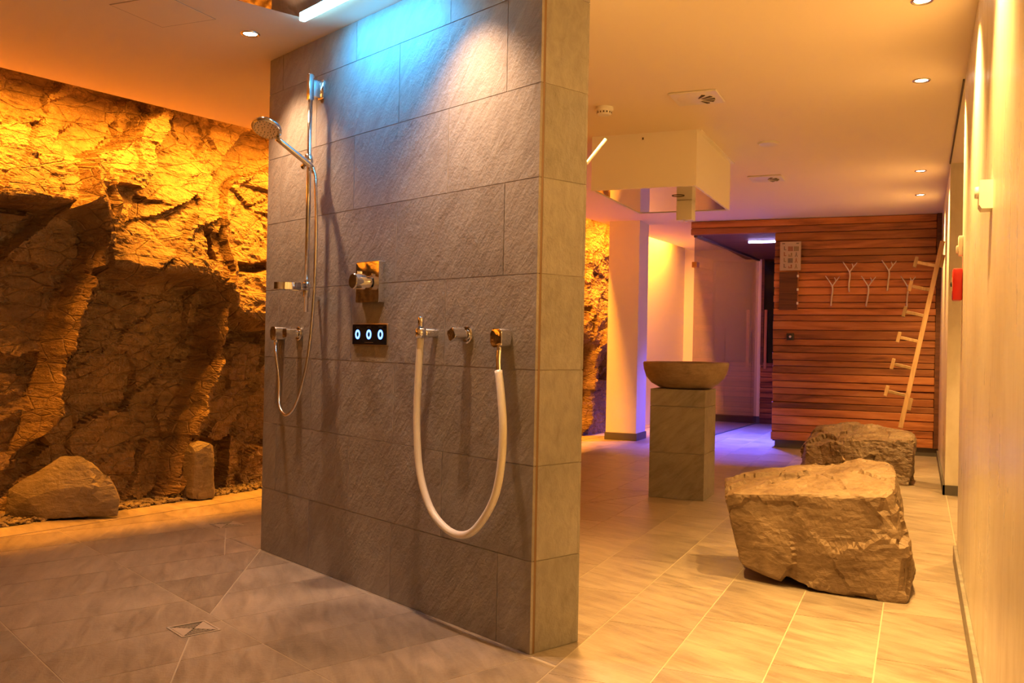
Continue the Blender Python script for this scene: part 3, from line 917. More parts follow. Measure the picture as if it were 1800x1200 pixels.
# metal hose of the hand shower
def hose_pts(sz, o=0.07, base=(0, 0)):
    return [(-(s-base[0]), -(oo if (oo := o) else 0), z-base[1]) for s, z in sz]
mh = wthing('metal_hose', 'thin metal hose hanging in a loop under the hand shower', 'hose', 1.6, 0.73)
pts = [(1.507, 1.912), (1.478, 1.86), (1.460, 1.808), (1.447, 1.621), (1.452, 1.356), (1.484, 1.09), (1.542, 0.901), (1.62, 0.775), (1.704, 0.731), (1.776, 0.774), (1.823, 0.889), (1.860, 1.02), (1.895, 1.085)]
P3 = [(-(s-1.6), -(0.062 if i < 2 else 0.07 if i < 10 else 0.05 if i < 12 else 0.035), z-0.73) for i, (s, z) in enumerate(pts)]
path = catmull(P3, 14)
rad = [0.0072 + (0.0006 if k % 2 else 0) for k in range(len(path))]
mesh_obj('hose', tube(path, rad, 10), M['chrome_soft'], mh, True)
e = Vector(P3[-1])
mesh_obj('ferrule', tube([e+Vector((0.0, 0, -0.05)), e+Vector((0, 0, 0.0))], 0.0095, 14), M['chrome'], mh, True)
e = Vector(P3[0])
mesh_obj('ferrule', tube([e+Vector((0.012, 0.0, -0.03)), e+Vector((-0.002, 0.0, 0.01))], 0.0095, 14), M['chrome'], mh, True)

def outlet(name, label, s, z, w):
    t = wthing(name, label, 'wall outlet', s, z, None)
    smooth_by_angle(mesh_obj('body', out_prism(rounded_rect(w, 0.068, 0.016), 0.0, 0.052, (0, 0), 0.004), M['chrome'], t))
    mesh_obj('nipple', tube([(0.0, -0.032, -0.03), (0.0, -0.032, -0.05)], 0.011, 18), M['chrome'], t, True)
    return t
outlet('hose_outlet', 'chrome hose outlet at the far left end of the partition', 1.895, 1.127, 0.06)
outlet('hose_outlet', 'chrome hose outlet feeding the thick white hose', 0.158, 1.119, 0.062)

def valve(label, s, z, tilt):
    t = wthing('shower_valve', label, 'valve', s, z, 'square knob valves')
    smooth_by_angle(mesh_obj('escutcheon', out_lathe([(0.0, 0), (0.034, 0), (0.034, 0.008), (0.030, 0.012), (0.0, 0.012)], 32), M['chrome'], t))
    mesh_obj('stem', out_lathe([(0.0, 0.01), (0.02, 0.01), (0.018, 0.03), (0.0, 0.03)], 24), M['chrome'], t, True)
    bm = prism(rounded_rect(0.042, 0.042, 0.006), 0.026, 0.082)
    bmesh.ops.bevel(bm, geom=[e for e in bm.edges if all(abs(v.co.z-0.082) < 1e-6 for v in e.verts)], offset=0.003, segments=2, affect='EDGES', profile=0.5)
    bm.transform(ROTX @ Matrix.Rotation(math.radians(tilt), 4, 'Z'))
    smooth_by_angle(mesh_obj('knob', bm, M['chrome'], t))
    return t
valve('chrome square-knob valve beside the outlet of the metal hose', 1.715, 1.128, 3)
valve('chrome square-knob valve inside the loop of the white hose', 0.385, 1.13, 28)

# thermostat
th = wthing('shower_thermostat', 'polished chrome thermostat plate with round knob', 'thermostat', 1.06, 1.356)
smooth_by_angle(mesh_obj('plate', out_prism(rounded_rect(0.185, 0.178, 0.004), 0, 0.032, (0, 0), 0.002), M['chrome'], th))
kn = mesh_obj('knob', out_lathe([(0.0, 0.03), (0.026, 0.03), (0.026, 0.05), (0.034, 0.052), (0.034, 0.102), (0.031, 0.106), (0.0, 0.106)], 36), M['chrome'], th)
smooth_by_angle(kn)
mesh_obj('grip', B(-0.0045, 0.0045, -0.085, -0.06, 0.030, 0.045, bevel=0.002), M['chrome'], kn)

# touch panel reading 0 0 0
tp = wthing('touch_panel', 'black glass touch panel with three glowing blue zeros', 'control panel', 1.072, 1.127)
smooth_by_angle(mesh_obj('frame', out_prism(rounded_rect(0.282, 0.096, 0.003), 0, 0.007, (0, 0), 0.001), M['steel'], tp))
pl = mesh_obj('glass', out_prism(rounded_rect(0.272, 0.089, 0.002), 0.007, 0.010, (0, 0), 0.0008), M['black_glass'], tp)
def ring_poly(bm, rx, rz, ix, iz, at, o0, o1, seg=28):
    vs = []
    for (a, b, o) in ((rx, rz, o0), (rx, rz, o1), (ix, iz, o1), (ix, iz, o0)):
        vs.append([bm.verts.new((at[0]+a*math.cos(2*math.pi*k/seg), -o, at[1]+b*math.sin(2*math.pi*k/seg))) for k in range(seg)])
    for a in range(4):
        b = (a+1) % 4
        for k in range(seg):
            j = (k+1) % seg
            bm.faces.new((vs[a][k], vs[a][j], vs[b][j], vs[b][k]))
    bmesh.ops.recalc_face_normals(bm, faces=bm.faces)
    return bm
for dx in (-0.092, 0.0, 0.092):
    d = mesh_obj('digit', ring_poly(bmesh.new(), 0.020, 0.0215, 0.0095, 0.0115, (dx, 0), 0.010, 0.0112), M['digit'], tp)
    mesh_obj('digit_core', ring_poly(bmesh.new(), 0.0165, 0.018, 0.0125, 0.014, (dx, 0), 0.0112, 0.0118), M['digit_core'], d)
    mesh_obj('caption_line', B(dx-0.016, dx+0.016, -0.0104, -0.010, 0.032, 0.0335), M['steel'], tp)
mesh_obj('caption_line', B(-0.035, 0.035, -0.0104, -0.010, -0.0365, -0.0345), M['steel'], tp)

# white hose with its holder
ho = wthing('hose_holder', 'chrome wall peg holding the nozzle of the white hose', 'holder', 0.595, 1.135)
smooth_by_angle(mesh_obj('peg', out_lathe([(0.0, 0), (0.0185, 0), (0.0185, 0.055), (0.0165, 0.058), (0.0, 0.058)], 24), M['chrome'], ho))
bm = bmesh.new(); ring_seg = 24
mesh_obj('cradle', lathe([(0.017, -0.02), (0.021, -0.02), (0.021, 0.018), (0.017, 0.018), (0.017, -0.02)], 24, mat=Matrix.Translation((0, -0.073, 0))), M['chrome'], ho, True)
wh = wthing('white_hose', 'thick white rubber hose hanging in a long loop', 'hose', 0.35, 0.36)
pts = [(0.594, 1.145), (0.598, 1.08), (0.612, 0.874), (0.611, 0.738), (0.586, 0.582), (0.517, 0.457), (0.423, 0.394), (0.324, 0.378), (0.233, 0.414), (0.139, 0.522), (0.100, 0.639), (0.094, 0.783), (0.117, 0.903), (0.147, 1.0)]
oo = [0.073, 0.073, 0.071, 0.07, 0.07, 0.07, 0.07, 0.07, 0.07, 0.07, 0.068, 0.063, 0.055, 0.045]
P3 = [(-(s-0.35), -o_, z-0.36) for (s, z), o_ in zip(pts, oo)]
mesh_obj('hose', tube(catmull(P3, 8), 0.0145, 18), M['rubber'], wh, True)
t0 = Vector(P3[0])
mesh_obj('nozzle', lathe([(0.0, 0.0), (0.0125, 0.0), (0.0125, 0.050), (0.0105, 0.053), (0.0, 0.053)], 20, mat=Matrix.Translation(t0)), M['chrome'], wh, True)
t1 = Vector(P3[-1])
smooth_by_angle(mesh_obj('coupling', tube([t1+Vector((0.003, 0.002, -0.01)), t1+Vector((-0.006, 0.006, 0.028)), t1+Vector((-0.010, 0.011, 0.062)), t1+Vector((-0.011, 0.013, 0.072))], [0.011, 0.011, 0.0115, 0.0115], 18), M['chrome'], wh))

# ------------------------------------------------------------------ floor drains
def drain(label, x, y, rot, size=0.15):
    t = thing('floor_drain', label, 'drain', (x, y, 0), rot, 'square floor drains')
    h = size/2
    mesh_obj('well', B(-h, h, -h, h, -0.002, 0.0012), M['dark'], t)
    fw_ = 0.008
    bm = bmesh.new()
    for a in ((-h, h, -h, -h+fw_), (-h, h, h-fw_, h), (-h, -h+fw_, -h+fw_, h-fw_), (h-fw_, h, -h+fw_, h-fw_)):
        box(bm, *a, 0.0, 0.003)
    mesh_obj('frame', bm, M['drain_steel'], t)
    i = h - fw_ - 0.002
    mesh_obj('plate', prism([(-i, -i), (i, -i), (0.0, -0.002)], 0.0, 0.0026), M['drain_steel'], t)
    mesh_obj('plate', prism([(i, i), (-i, i), (0.0, 0.002)], 0.0, 0.0026), M['drain_steel'], t)
    for k in range(1, 5):
        f = k/5*i
        for sgn in (-1, 1):
            mesh_obj('slat', B(sgn*f-0.0022, sgn*f+0.0022, -f+0.004, f-0.004, 0.0, 0.0024), M['drain_steel'], t)
    return t
drain('square steel drain in the near shower floor', D1[0], D1[1], SROT)
drain('square steel drain near the gravel bed, past the partition end', D2[0], D2[1], SROT, 0.15)

# ------------------------------------------------------------------ rocks
def rock_obj(name, label, cat, pts, mat, cuts=22, amp=0.03, seedv=1, base=None, group=None, fine=0.008, fscale=7.0, kind=None, planes=0.5):
    pts = [Vector(p) for p in pts]
    bm = bmesh.new()
    for p in pts: bm.verts.new(p)
    bmesh.ops.convex_hull(bm, input=bm.verts)
    loose = [v for v in bm.verts if not v.link_faces]
    bmesh.ops.delete(bm, geom=loose, context='VERTS')
    bmesh.ops.triangulate(bm, faces=bm.faces)
    # even subdivision by splitting long edges
    for it in range(9):
        lim = 0.028 if it > 4 else 0.05
        es = [e for e in bm.edges if e.calc_length() > lim]
        if not es: break
        bmesh.ops.subdivide_edges(bm, edges=es, cuts=1, use_grid_fill=False)
        bmesh.ops.triangulate(bm, faces=[f for f in bm.faces if len(f.verts) > 3])
    bmesh.ops.smooth_vert(bm, verts=bm.verts, factor=0.4, use_axis_x=True, use_axis_y=True, use_axis_z=True)
    bm.normal_update()
    V = np.array([v.co[:] for v in bm.verts]); N = np.array([v.normal[:] for v in bm.verts])
    q = V + 0.06*np.stack([fbm(V*4+seedv, 2), fbm(V*4+seedv+7, 2), fbm(V*4+seedv+13, 2)], 1)
    d = amp*planes*facets(q*fscale*0.8, 0.6, seedv, 0.6) + amp*0.8*fbm(V*3.0+seedv*3, 3) + fine*fbm(V*np.array([14, 14, 22.0])+seedv, 3, 0.6, True)
    V2 = V + N*d[:, None]
    zmin = V2[:, 2].min()
    if base is not None:
        V2[:, 2] = np.where(V2[:, 2] < base+0.004, base+0.0005, V2[:, 2])
    for v, c in zip(bm.verts, V2): v.co = c
    ctr = Vector((float(V2[:, 0].mean()), float(V2[:, 1].mean()), float(V2[:, 2].min())))
    bm.transform(Matrix.Translation(-ctr))
    o = mesh_obj(name, bm, mat)
    o.location = ctr
    return tag(o, label, cat, group)

rock_obj('rock_bench', 'large pale sawn-looking rock in the foreground by the right wall', 'rock', [
    (-0.745, 4.53, 0.085), (-0.60, 4.50, 0.05), (-0.42, 4.45, 0.02), (-0.20, 4.43, 0.0), (-0.55, 4.72, 0.0), (-0.035, 4.43, 0.0), (-0.022, 4.44, 0.14),
    (-0.805, 4.52, 0.27), (-0.835, 4.54, 0.385), (-0.79, 4.50, 0.405), (-0.50, 4.46, 0.43), (-0.30, 4.45, 0.435), (-0.12, 4.46, 0.455), (-0.095, 4.50, 0.47),
    (-0.92, 5.02, 0.40), (-0.70, 5.05, 0.46), (-0.40, 5.10, 0.525), (-0.26, 5.08, 0.558), (-0.135, 5.02, 0.548), (-0.09, 4.85, 0.52),
    (-0.72, 5.05, 0.0), (-0.30, 5.10, 0.0), (-0.03, 4.95, 0.0), (-0.015, 4.7, 0.10), (-0.85, 4.95, 0.15)], M['bench_rock'], amp=0.026, seedv=4, base=0.0, fine=0.005)
rock_obj('rock_bench', 'dark flat-topped rock carrying the foot of the ladder', 'rock', [
    (-0.93, 8.55, 0.05), (-0.88, 8.45, 0.0), (-0.48, 8.28, 0.0), (-0.06, 8.30, 0.0), (-0.03, 8.34, 0.28), (-0.08, 8.36, 0.36), (-0.35, 8.36, 0.365), (-0.62, 8.42, 0.34),
    (-0.90, 8.52, 0.26), (-0.93, 8.75, 0.25), (-0.82, 8.95, 0.385), (-0.60, 9.05, 0.42), (-0.34, 9.05, 0.43), (-0.08, 8.95, 0.40), (-0.03, 8.7, 0.38),
    (-0.85, 9.0, 0.0), (-0.10, 9.0, 0.0), (-0.02, 8.5, 0.05)], M['dark_rock'], amp=0.035, seedv=9, base=0.0)
BO = lambda L: [(x*0.965, y*0.965, 1.1-(1.1-z)*0.965 if z > 0.05 else 0.015) for x, y, z in L]
rock_obj('boulder', 'rounded grey boulder lying on the gravel at the left', 'boulder', BO([
    (-5.13, 4.03, 0.02), (-5.12, 4.05, 0.14), (-5.03, 4.12, 0.19), (-4.97, 4.15, 0.26), (-4.87, 4.22, 0.352), (-4.77, 4.28, 0.35), (-4.72, 4.33, 0.31), (-4.62, 4.38, 0.21), (-4.56, 4.40, 0.08), (-4.55, 4.38, 0.02),
    (-4.86, 4.10, 0.03), (-4.72, 4.22, 0.03), (-4.80, 4.15, 0.16), (-4.70, 4.24, 0.17), (-4.95, 4.05, 0.10),
    (-5.05, 4.32, 0.05), (-4.85, 4.46, 0.25), (-4.70, 4.52, 0.08)]), M['boulder'], amp=0.012, seedv=5, base=0.01, planes=0.5, fscale=4.0, fine=0.004)
rock_obj('standing_stone', 'narrow upright stone standing on the gravel near the partition', 'stone', BO([
    (-4.695, 5.09, 0.0), (-4.53, 5.215, 0.0), (-4.60, 5.08, 0.0), (-4.70, 5.10, 0.27), (-4.68, 5.11, 0.35), (-4.63, 5.15, 0.385), (-4.555, 5.20, 0.355), (-4.54, 5.21, 0.27),
    (-4.59, 5.09, 0.30), (-4.62, 5.09, 0.34), (-4.72, 5.20, 0.0), (-4.60, 5.30, 0.0), (-4.70, 5.20, 0.32), (-4.60, 5.28, 0.33)]), M['boulder'], amp=0.010, seedv=8, base=0.01, planes=0.5, fine=0.004)

# gravel bed: nobody could count it
def gravel():
    r = np.random.default_rng(5)
    # unit pebble
    base = bmesh.new(); bmesh.ops.create_icosphere(base, subdivisions=1, radius=1.0)
    bv = np.array([v.co[:] for v in base.verts]); bf = np.array([[v.index for v in f.verts] for f in base.faces]); base.free()
    n_near = 6600; n_far = 2600
    ys_ = np.concatenate([r.uniform(1.4, 7.2, n_near), r.uniform(7.2, 12.2, n_far)])
    allv = []; allf = []
    cnt = 0
    for y in ys_:
        e = xe(y)
        x = r.uniform(e-0.62, gx(y)-0.005)
        s = r.uniform(0.009, 0.022)*np.array([r.uniform(0.8, 1.5), r.uniform(0.7, 1.3), r.uniform(0.45, 0.8)])
        a = r.uniform(0, math.pi); c, sn = math.cos(a), math.sin(a)
        v = bv*(1+r.normal(size=(len(bv), 1))*0.10)*s
        v = np.stack([c*v[:, 0]-sn*v[:, 1], sn*v[:, 0]+c*v[:, 1], v[:, 2]], 1)
        tl = r.uniform(-0.5, 0.5); ct, stt = math.cos(tl), math.sin(tl)
        v = np.stack([v[:, 0], ct*v[:, 1]-stt*v[:, 2], stt*v[:, 1]+ct*v[:, 2]], 1)
        v += (x, y, r.uniform(0.004, 0.022))
        allv.append(v); allf.append(bf+cnt*len(bv)); cnt += 1
    V = np.concatenate(allv); Fc = np.concatenate(allf)
    me = bpy.data.meshes.new('gravel_bed'); me.from_pydata(V.tolist(), [], Fc.tolist()); me.update()
    me.materials.append(M['gravel'])
    o = bpy.data.objects.new('gravel_bed', me); link(o)
    return tag(o, 'loose gravel bed at the foot of the rock face', 'gravel', kind='stuff')
gravel()

# ------------------------------------------------------------------ pedestal and basin
pd = thing('basin_pedestal', 'square slate-tiled pedestal under the stone basin', 'pedestal', (-1.5925, 6.87, 0))
mesh_obj('core', B(-0.19, 0.19, -0.18, 0.18, 0, 0.785), M['grout_wall'], pd)
zc = [0.0, 0.332, 0.668, 0.792]
for a, b in zip(zc[:-1], zc[1:]):
    z0, z1 = a+0.0015, b-0.0015; cz = (z0+z1)/2
    for args in ((-0.2, 0.2, -0.192, -0.18), (-0.2, 0.2, 0.18, 0.192), (0.188, 0.2, -0.1795, 0.1795), (-0.2, -0.188, -0.1795, 0.1795)):
        o = mesh_obj('tile', B(*args, z0-cz, z1-cz), M['tile_col'], pd); o.location = (0, 0, cz)
mesh_obj('top_slab', B(-0.187, 0.187, -0.179, 0.179, 0.785, 0.792), M['tile_col'], pd)
bs = thing('stone_basin', 'rounded brown river-stone basin on the pedestal', 'basin', (-1.584, 6.87, 0.792))
bm = lathe([(0.0, 0.0), (0.12, 0.0), (0.19, 0.008), (0.245, 0.040), (0.285, 0.085), (0.305, 0.140), (0.312, 0.186), (0.305, 0.194), (0.285, 0.190), (0.262, 0.150), (0.20, 0.085), (0.11, 0.055), (0.0, 0.05)], 64)
V = np.array([v.co[:] for v in bm.verts]); n_ = fbm(V*5, 3)*0.010 + fbm(V*2+3, 2)*0.022
for v, k_ in zip(bm.verts, n_):
    r_ = Vector((v.co.x, v.co.y, 0))
    if r_.length > 0.12:
        v.co += r_.normalized()*float(k_)
        v.co.z += float(k_)*0.35 if v.co.z > 0.1 else 0
mesh_obj('bowl', bm, M['basin'], bs, True)
mesh_obj('drain_plug', lathe([(0.0, 0.062), (0.024, 0.061), (0.026, 0.052)], 20), M['chrome'], bs, True)

# ceiling box over the basin, mirrored below, with spout
cb = thing('ceiling_box', 'white box hanging from the ceiling above the stone basin', 'ceiling box', (-1.745, 6.80, 2.175))
bx0, bx1, by0, by1 = -0.37, 0.365, -0.602, 0.60
bm = bmesh.new()
for a in ((bx0, bx1, by0, by0+0.018), (bx0, bx1, by1-0.018, by1), (bx0, bx0+0.018, by0+0.018, by1-0.018), (bx1-0.018, bx1, by0+0.018, by1-0.018)):
    box(bm, *a, 0.0, 0.375)
mesh_obj('casing', bm, M['white'], cb)
mesh_obj('mirror_base', B(bx0+0.018, bx1-0.018, by0+0.018, by1-0.018, 0.004, 0.012), M['mirror'], cb)
mesh_obj('cover_strip', B(bx1, bx1+0.028, by0+0.004, by1+0.02, 0.366, 0.3745), M['white'], cb)
mesh_obj('screw', B(-0.01, 0.0, by0-0.004, by0, 0.33, 0.345), M['slot'], cb)
ri = mesh_obj('lamp_ring', lathe([(0.039, 0.004), (0.045, 0.004), (0.045, 0.001), (0.039, 0.001), (0.039, 0.004)], 24, mat=Matrix.Translation((0.147, -0.195, 0))), M['slot'], cb, True)
sp = thing('ceiling_spout', 'square white spout hanging under the ceiling box', 'spout', (-1.602, 6.87, 2.033))
mesh_obj('body', B(-0.058, 0.058, -0.058, 0.058, 0, 0.146, bevel=0.003), M['white'], sp)
mesh_obj('outlet', lathe([(0.0, -0.004), (0.016, -0.004), (0.018, 0.001)], 18), M['chrome'], sp, True)
rp = SA - SX*0.03 + SY*WTHK
rd = thing('wall_rod', 'short white rod sticking up from the back of the partition', 'rod', (rp.x, rp.y, 1.77), SROT)
mesh_obj('rod', tube([(0, 0.0, 0.0), (0.0, 0.03, 0.012), (0.004, 0.125, 0.115)], 0.0065, 12), M['white_gloss'], rd, True)
mesh_obj('wall_plate', lathe([(0.0, 0.0), (0.02, 0.0), (0.018, 0.006), (0.0, 0.006)], 18, mat=Matrix.Rotation(-math.pi/2, 4, 'X')), M['white_gloss'], rd, True)

# ------------------------------------------------------------------ ceiling fittings
sm = thing('smoke_detector', 'round white smoke detector on the ceiling behind the partition', 'smoke detector', (-1.785, 5.45, H))
smooth_by_angle(mesh_obj('base', lathe([(0.0, 0.0), (0.055, 0.0), (0.055, -0.018), (0.050, -0.024), (0.0, -0.024)], 32), M['white_gloss'], sm))
smooth_by_angle(mesh_obj('sensor_head', lathe([(0.046, -0.024), (0.044, -0.04), (0.034, -0.048), (0.0, -0.05)], 32), M['white_gloss'], sm))
bm = bmesh.new()
for k in range(14):
    a = 2*math.pi*k/14
    b2 = B(0.040, 0.0462, -0.004, 0.004, -0.039, -0.029); b2.transform(Matrix.Rotation(a, 4, 'Z'))
    me_ = bpy.data.meshes.new('t'); b2.to_mesh(me_); b2.free(); bm.from_mesh(me_); bpy.data.meshes.remove(me_)
mesh_obj('slots', bm, M['slot'], sm)

def vent(label, x, y):
    t = thing('swirl_vent', label, 'ceiling vent', (x, y, H), 0, 'square swirl vents')
    h = 0.138
    smooth_by_angle(mesh_obj('plate', B(-h, h, -h, h, -0.012, 0.0, bevel=0.004, seg=1), M['vent_white'], t))
    mesh_obj('dish', lathe([(0.0, -0.020), (0.03, -0.020), (0.10, -0.0165), (0.115, -0.0115)], 36), M['vent_white'], t, True)
    for k in range(12):
        a0 = 2*math.pi*k/12
        bm = bmesh.new()
        vs = []
        if math.cos(a0) < 0.25: continue  # shade drawn as dark wedges, only where the view looks into the slots
        wide = 1.0
        for rr, da in ((0.035, -0.17*wide), (0.103, -0.07*wide), (0.103, 0.14*wide), (0.035, 0.02)):
            vs.append((rr*math.cos(a0+da), rr*math.sin(a0+da)))
        prism(vs, -0.0205, -0.0145, bm)
        mesh_obj('shaded_opening', bm, M['slot'], t)
        a1 = a0 + 0.13
        b2 = B(0.034, 0.106, -0.002, 0.012, -0.002, 0.0)
        b2.transform(Matrix.Rotation(a1, 4, 'Z') @ Matrix.Translation((0, 0, -0.0205)) @ Matrix.Rotation(0.5, 4, 'X'))
        mesh_obj('blade', b2, M['vent_white'], t)
    return t
vent('square swirl vent in the ceiling in front of the hanging box', -1.205, 5.395)
vent('square swirl vent in the ceiling further back, near the plank wall', -1.215, 8.16)
sp2 = thing('ceiling_disc', 'round flat white cover on the ceiling between the two vents', 'ceiling cover', (-1.0, 6.77, H))
smooth_by_angle(mesh_obj('cover', lathe([(0.0, -0.016), (0.055, -0.016), (0.068, -0.012), (0.072, -0.003), (0.072, 0.0)], 36), M['vent_white'], sp2))
mesh_obj('rim', lathe([(0.0725, 0.0), (0.076, 0.0), (0.076, -0.003), (0.0725, -0.003), (0.0725, 0.0)], 36), M['white_gloss'], sp2, True)

# ------------------------------------------------------------------ things on the right wall
wb = thing('wall_sensor_box', 'beige box with a tapered front high on the right wall', 'wall box', (0.2, 3.27, 1.545))
bm = bmesh.new()
prof = [(0.0, 0.0), (-0.030, 0.0), (-0.037, 0.012), (-0.037, 0.088), (0.0, 0.088)]
vsA = [bm.verts.new((x, -0.045, z_)) for x, z_ in prof]; vsB = [bm.verts.new((x, 0.045, z_)) for x, z_ in prof]
bm.faces.new(vsA); bm.faces.new(vsB[::-1])
for i in range(len(prof)):
    j = (i+1) % len(prof); bm.faces.new((vsA[j], vsA[i], vsB[i], vsB[j]))
bmesh.ops.recalc_face_normals(bm, faces=bm.faces)
mesh_obj('housing', bm, M['white'], wb)
mesh_obj('dial', lathe([(0.0, 0.0), (0.02, 0.0), (0.018, 0.012), (0.0, 0.012)], 20, mat=Matrix.Translation((-0.036, 0.0, 0.055)) @ Matrix.Rotation(-math.pi/2, 4, 'Y')), M['white_gloss'], wb, True)
fb = thing('fire_alarm_box', 'red fire alarm box at the corner of the near right wall', 'alarm box', (0.2, 5.36, 1.365))
smooth_by_angle(mesh_obj('housing', B(-0.048, 0.0, -0.05, 0.05, 0, 0.165, bevel=0.010), M['red'], fb))
mesh_obj('window', B(-0.0495, -0.047, -0.03, 0.03, 0.05, 0.12), M['white_gloss'], fb)
mesh_obj('button', lathe([(0.0, 0.008), (0.012, 0.007), (0.014, 0.0)], 16, mat=Matrix.Translation((-0.049, 0, 0.085)) @ Matrix.Rotation(-math.pi/2, 4, 'Y')), M['black'], fb, True)
ws = thing('wall_switch', 'small white switch above the red alarm box', 'switch', (0.2, 5.38, 1.60))
smooth_by_angle(mesh_obj('plate', B(-0.022, 0.0, -0.04, 0.04, 0, 0.10, bevel=0.003), M['white_gloss'], ws))
smooth_by_angle(mesh_obj('rocker', B(-0.032, -0.022, -0.028, 0.028, 0.012, 0.050, bevel=0.003), M['white_gloss'], ws))

# ------------------------------------------------------------------ ladder rack
f0 = Vector((-0.139, 8.95, 0.42)); f1 = Vector((0.175, 9.05, 2.07))
ld_ = thing('ladder_rack', 'pale wooden pole rack with pegs leaning on the right wall', 'ladder rack', f0)
ax = (f1-f0); Ll = ax.length; az = ax.normalized()
ay = Vector((0, 1, 0)); ay = (ay - az*ay.dot(az)).normalized(); axx = ay.cross(az)
RM = Matrix((axx, ay, az)).transposed().to_4x4()
def lb(*a, bevel=0.003):
    bm = B(*a, bevel=bevel, seg=1); bm.transform(RM); return bm
mesh_obj('pole', lb(-0.02, 0.02, -0.022, 0.022, 0, Ll), M['ladder'], ld_)
# pegs measured along the pole, sticking out to the left with a cross bar
for t_ in (0.172, 0.318, 0.462, 0.600, 0.738, 0.868):
    zc_ = t_*Ll
    bm = B(-0.165, -0.015, -0.012, 0.012, -0.014, 0.014, bevel=0.003, seg=1)
    bm.transform(RM @ Matrix.Translation((0, 0, zc_)) @ Matrix.Rotation(math.radians(2), 4, 'Y'))
    pg = mesh_obj('peg', bm, M['ladder'], ld_)
    bm = B(-0.193, -0.163, -0.017, 0.017, -0.048, 0.048, bevel=0.003, seg=1)
    bm.transform(RM @ Matrix.Translation((0, 0, zc_)) @ Matrix.Rotation(math.radians(2), 4, 'Y'))
    mesh_obj('peg_end', bm, M['ladder'], pg)
mesh_obj('spacer', lb(0.018, 0.046, -0.02, 0.02, 0.865*Ll, 0.93*Ll), M['ladder'], ld_)
mesh_obj('spacer', lb(0.018, 0.05, -0.02, 0.02, 0.10*Ll, 0.165*Ll), M['ladder'], ld_)

# ------------------------------------------------------------------ things on the plank wall
HY = PY - 0.022
hooks = [(-0.875, 1.765, 'lowest left twig-shaped hook next to the poster'), (-0.700, 1.915, 'upper twig-shaped hook, left of the two high ones'), (-0.510, 1.760, 'low twig-shaped hook in the middle of the five'),
         (-0.308, 1.925, 'upper twig-shaped hook, right of the two high ones'), (-0.120, 1.755, 'low twig-shaped hook nearest the ladder')]
for i, (x, z_, lab) in enumerate(hooks):
    t = thing('twig_hook', lab, 'hook', (x, HY, z_), 0, 'twig hooks on the plank wall')
    w_ = 0.01*math.sin(i*2.1)
    mesh_obj('stem', tube(catmull([(-0.012+w_, -0.004, -0.19), (-0.006, -0.008, -0.10), (0.004, -0.012, -0.02), (0.0, -0.016, 0.03)], 5), [0.0085]*16, 8), M['twig'], t, True)
    mesh_obj('branch', tube(catmull([(0.0, -0.016, 0.025), (-0.03, -0.03, 0.075), (-0.07, -0.045, 0.135)], 4), [0.008-0.0004*k for k in range(9)], 8), M['twig'], t, True)
    mesh_obj('branch', tube(catmull([(0.0, -0.016, 0.025), (0.028, -0.028, 0.065), (0.075, -0.045, 0.125)], 4), [0.008-0.0004*k for k in range(9)], 8), M['twig'], t, True)
    mesh_obj('twig', tube([(0.035, -0.030, 0.073), (0.030, -0.034, 0.10), (0.022, -0.038, 0.118)], [0.0055, 0.005, 0.004], 8), M['twig'], t, True)

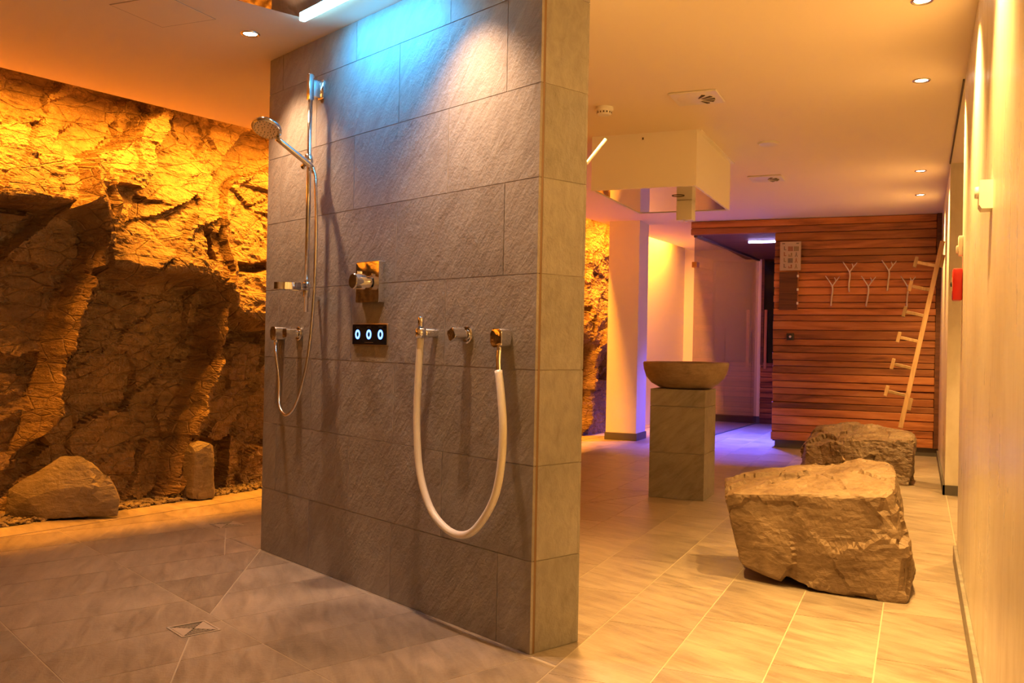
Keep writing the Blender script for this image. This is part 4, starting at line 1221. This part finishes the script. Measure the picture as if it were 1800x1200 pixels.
po = thing('pictogram_poster', 'pale poster with a grid of small pictures on the plank wall', 'poster', (-1.322, PY-0.026, 1.967))
mesh_obj('sheet', B(-0.112, 0.112, -0.004, 0.0, 0.0, 0.318), plain('poster paper', (0.46, 0.38, 0.30), 0.5), po)
pcols = [plain('picture ink %d' % k, c, 0.6) for k, c in enumerate([(0.16, 0.13, 0.12), (0.26, 0.10, 0.07), (0.22, 0.17, 0.10)])]
random.seed(3)
for r in range(4):
    for c in range(3):
        x0 = -0.088 + c*0.062; z0 = 0.018 + (3-r)*0.065
        bm = bmesh.new()
        kind = (r*3+c*5+r) % 4
        if (r, c) in ((0, 1), (0, 2), (2, 1)):
            for k in range(4): box(bm, x0+k*0.0135, x0+k*0.0135+0.011, -0.0046, -0.004, z0, z0+0.052)
        elif kind == 0:      # seated figure
            box(bm, x0+0.018, x0+0.028, -0.0046, -0.004, z0+0.018, z0+0.042); box(bm, x0+0.018, x0+0.044, -0.0046, -0.004, z0+0.012, z0+0.020); box(bm, x0+0.016, x0+0.028, -0.0046, -0.004, z0+0.044, z0+0.054)
        elif kind == 1:      # lying figure
            box(bm, x0+0.004, x0+0.046, -0.0046, -0.004, z0+0.006, z0+0.015); box(bm, x0+0.006, x0+0.016, -0.0046, -0.004, z0+0.018, z0+0.03); box(bm, x0+0.03, x0+0.044, -0.0046, -0.004, z0+0.018, z0+0.046)
        elif kind == 2:      # standing figure
            box(bm, x0+0.020, x0+0.032, -0.0046, -0.004, z0+0.014, z0+0.040); box(bm, x0+0.021, x0+0.031, -0.0046, -0.004, z0+0.042, z0+0.052); box(bm, x0+0.012, x0+0.020, -0.0046, -0.004, z0, z0+0.016); box(bm, x0+0.032, x0+0.040, -0.0046, -0.004, z0, z0+0.016)
        else:
            box(bm, x0+0.006, x0+0.012, -0.0046, -0.004, z0+0.004, z0+0.048); box(bm, x0+0.014, x0+0.034, -0.0046, -0.004, z0+0.022, z0+0.032); box(bm, x0+0.036, x0+0.046, -0.0046, -0.004, z0+0.004, z0+0.024)
        mesh_obj('pictogram', bm, pcols[(r+c) % 3], po)
for x0, x1 in ((-0.09, -0.06), (0.06, 0.09)):
    mesh_obj('heading_mark', B(x0, x1, -0.0046, -0.004, 0.292, 0.304), pcols[0], po)

bd = thing('key_board', 'dark wooden board with three clips under the poster', 'board', (-1.335, PY-0.026, 1.53))
mesh_obj('panel', B(-0.10, 0.095, -0.008, 0.0, 0, 0.42, bevel=0.002, seg=1), M['board'], bd)
mesh_obj('edge_strip', B(0.095, 0.105, -0.012, 0.0, 0, 0.42), M['plank'], bd)
for z_ in (0.06, 0.21, 0.36):
    mesh_obj('clip', B(0.088, 0.108, -0.02, -0.008, z_, z_+0.028, bevel=0.002, seg=1), M['white_gloss'], bd)
so = thing('wall_socket', 'small black socket plate low on the plank wall', 'socket', (-1.308, PY-0.024, 1.195))
smooth_by_angle(mesh_obj('plate', B(-0.04, 0.04, -0.012, 0.0, 0, 0.078, bevel=0.004), M['black'], so))
mesh_obj('button', lathe([(0.0, 0.006), (0.012, 0.005), (0.014, 0.0)], 18, mat=Matrix.Translation((0.0, -0.012, 0.04)) @ Matrix.Rotation(math.pi/2, 4, 'X')), M['steel'], so, True)
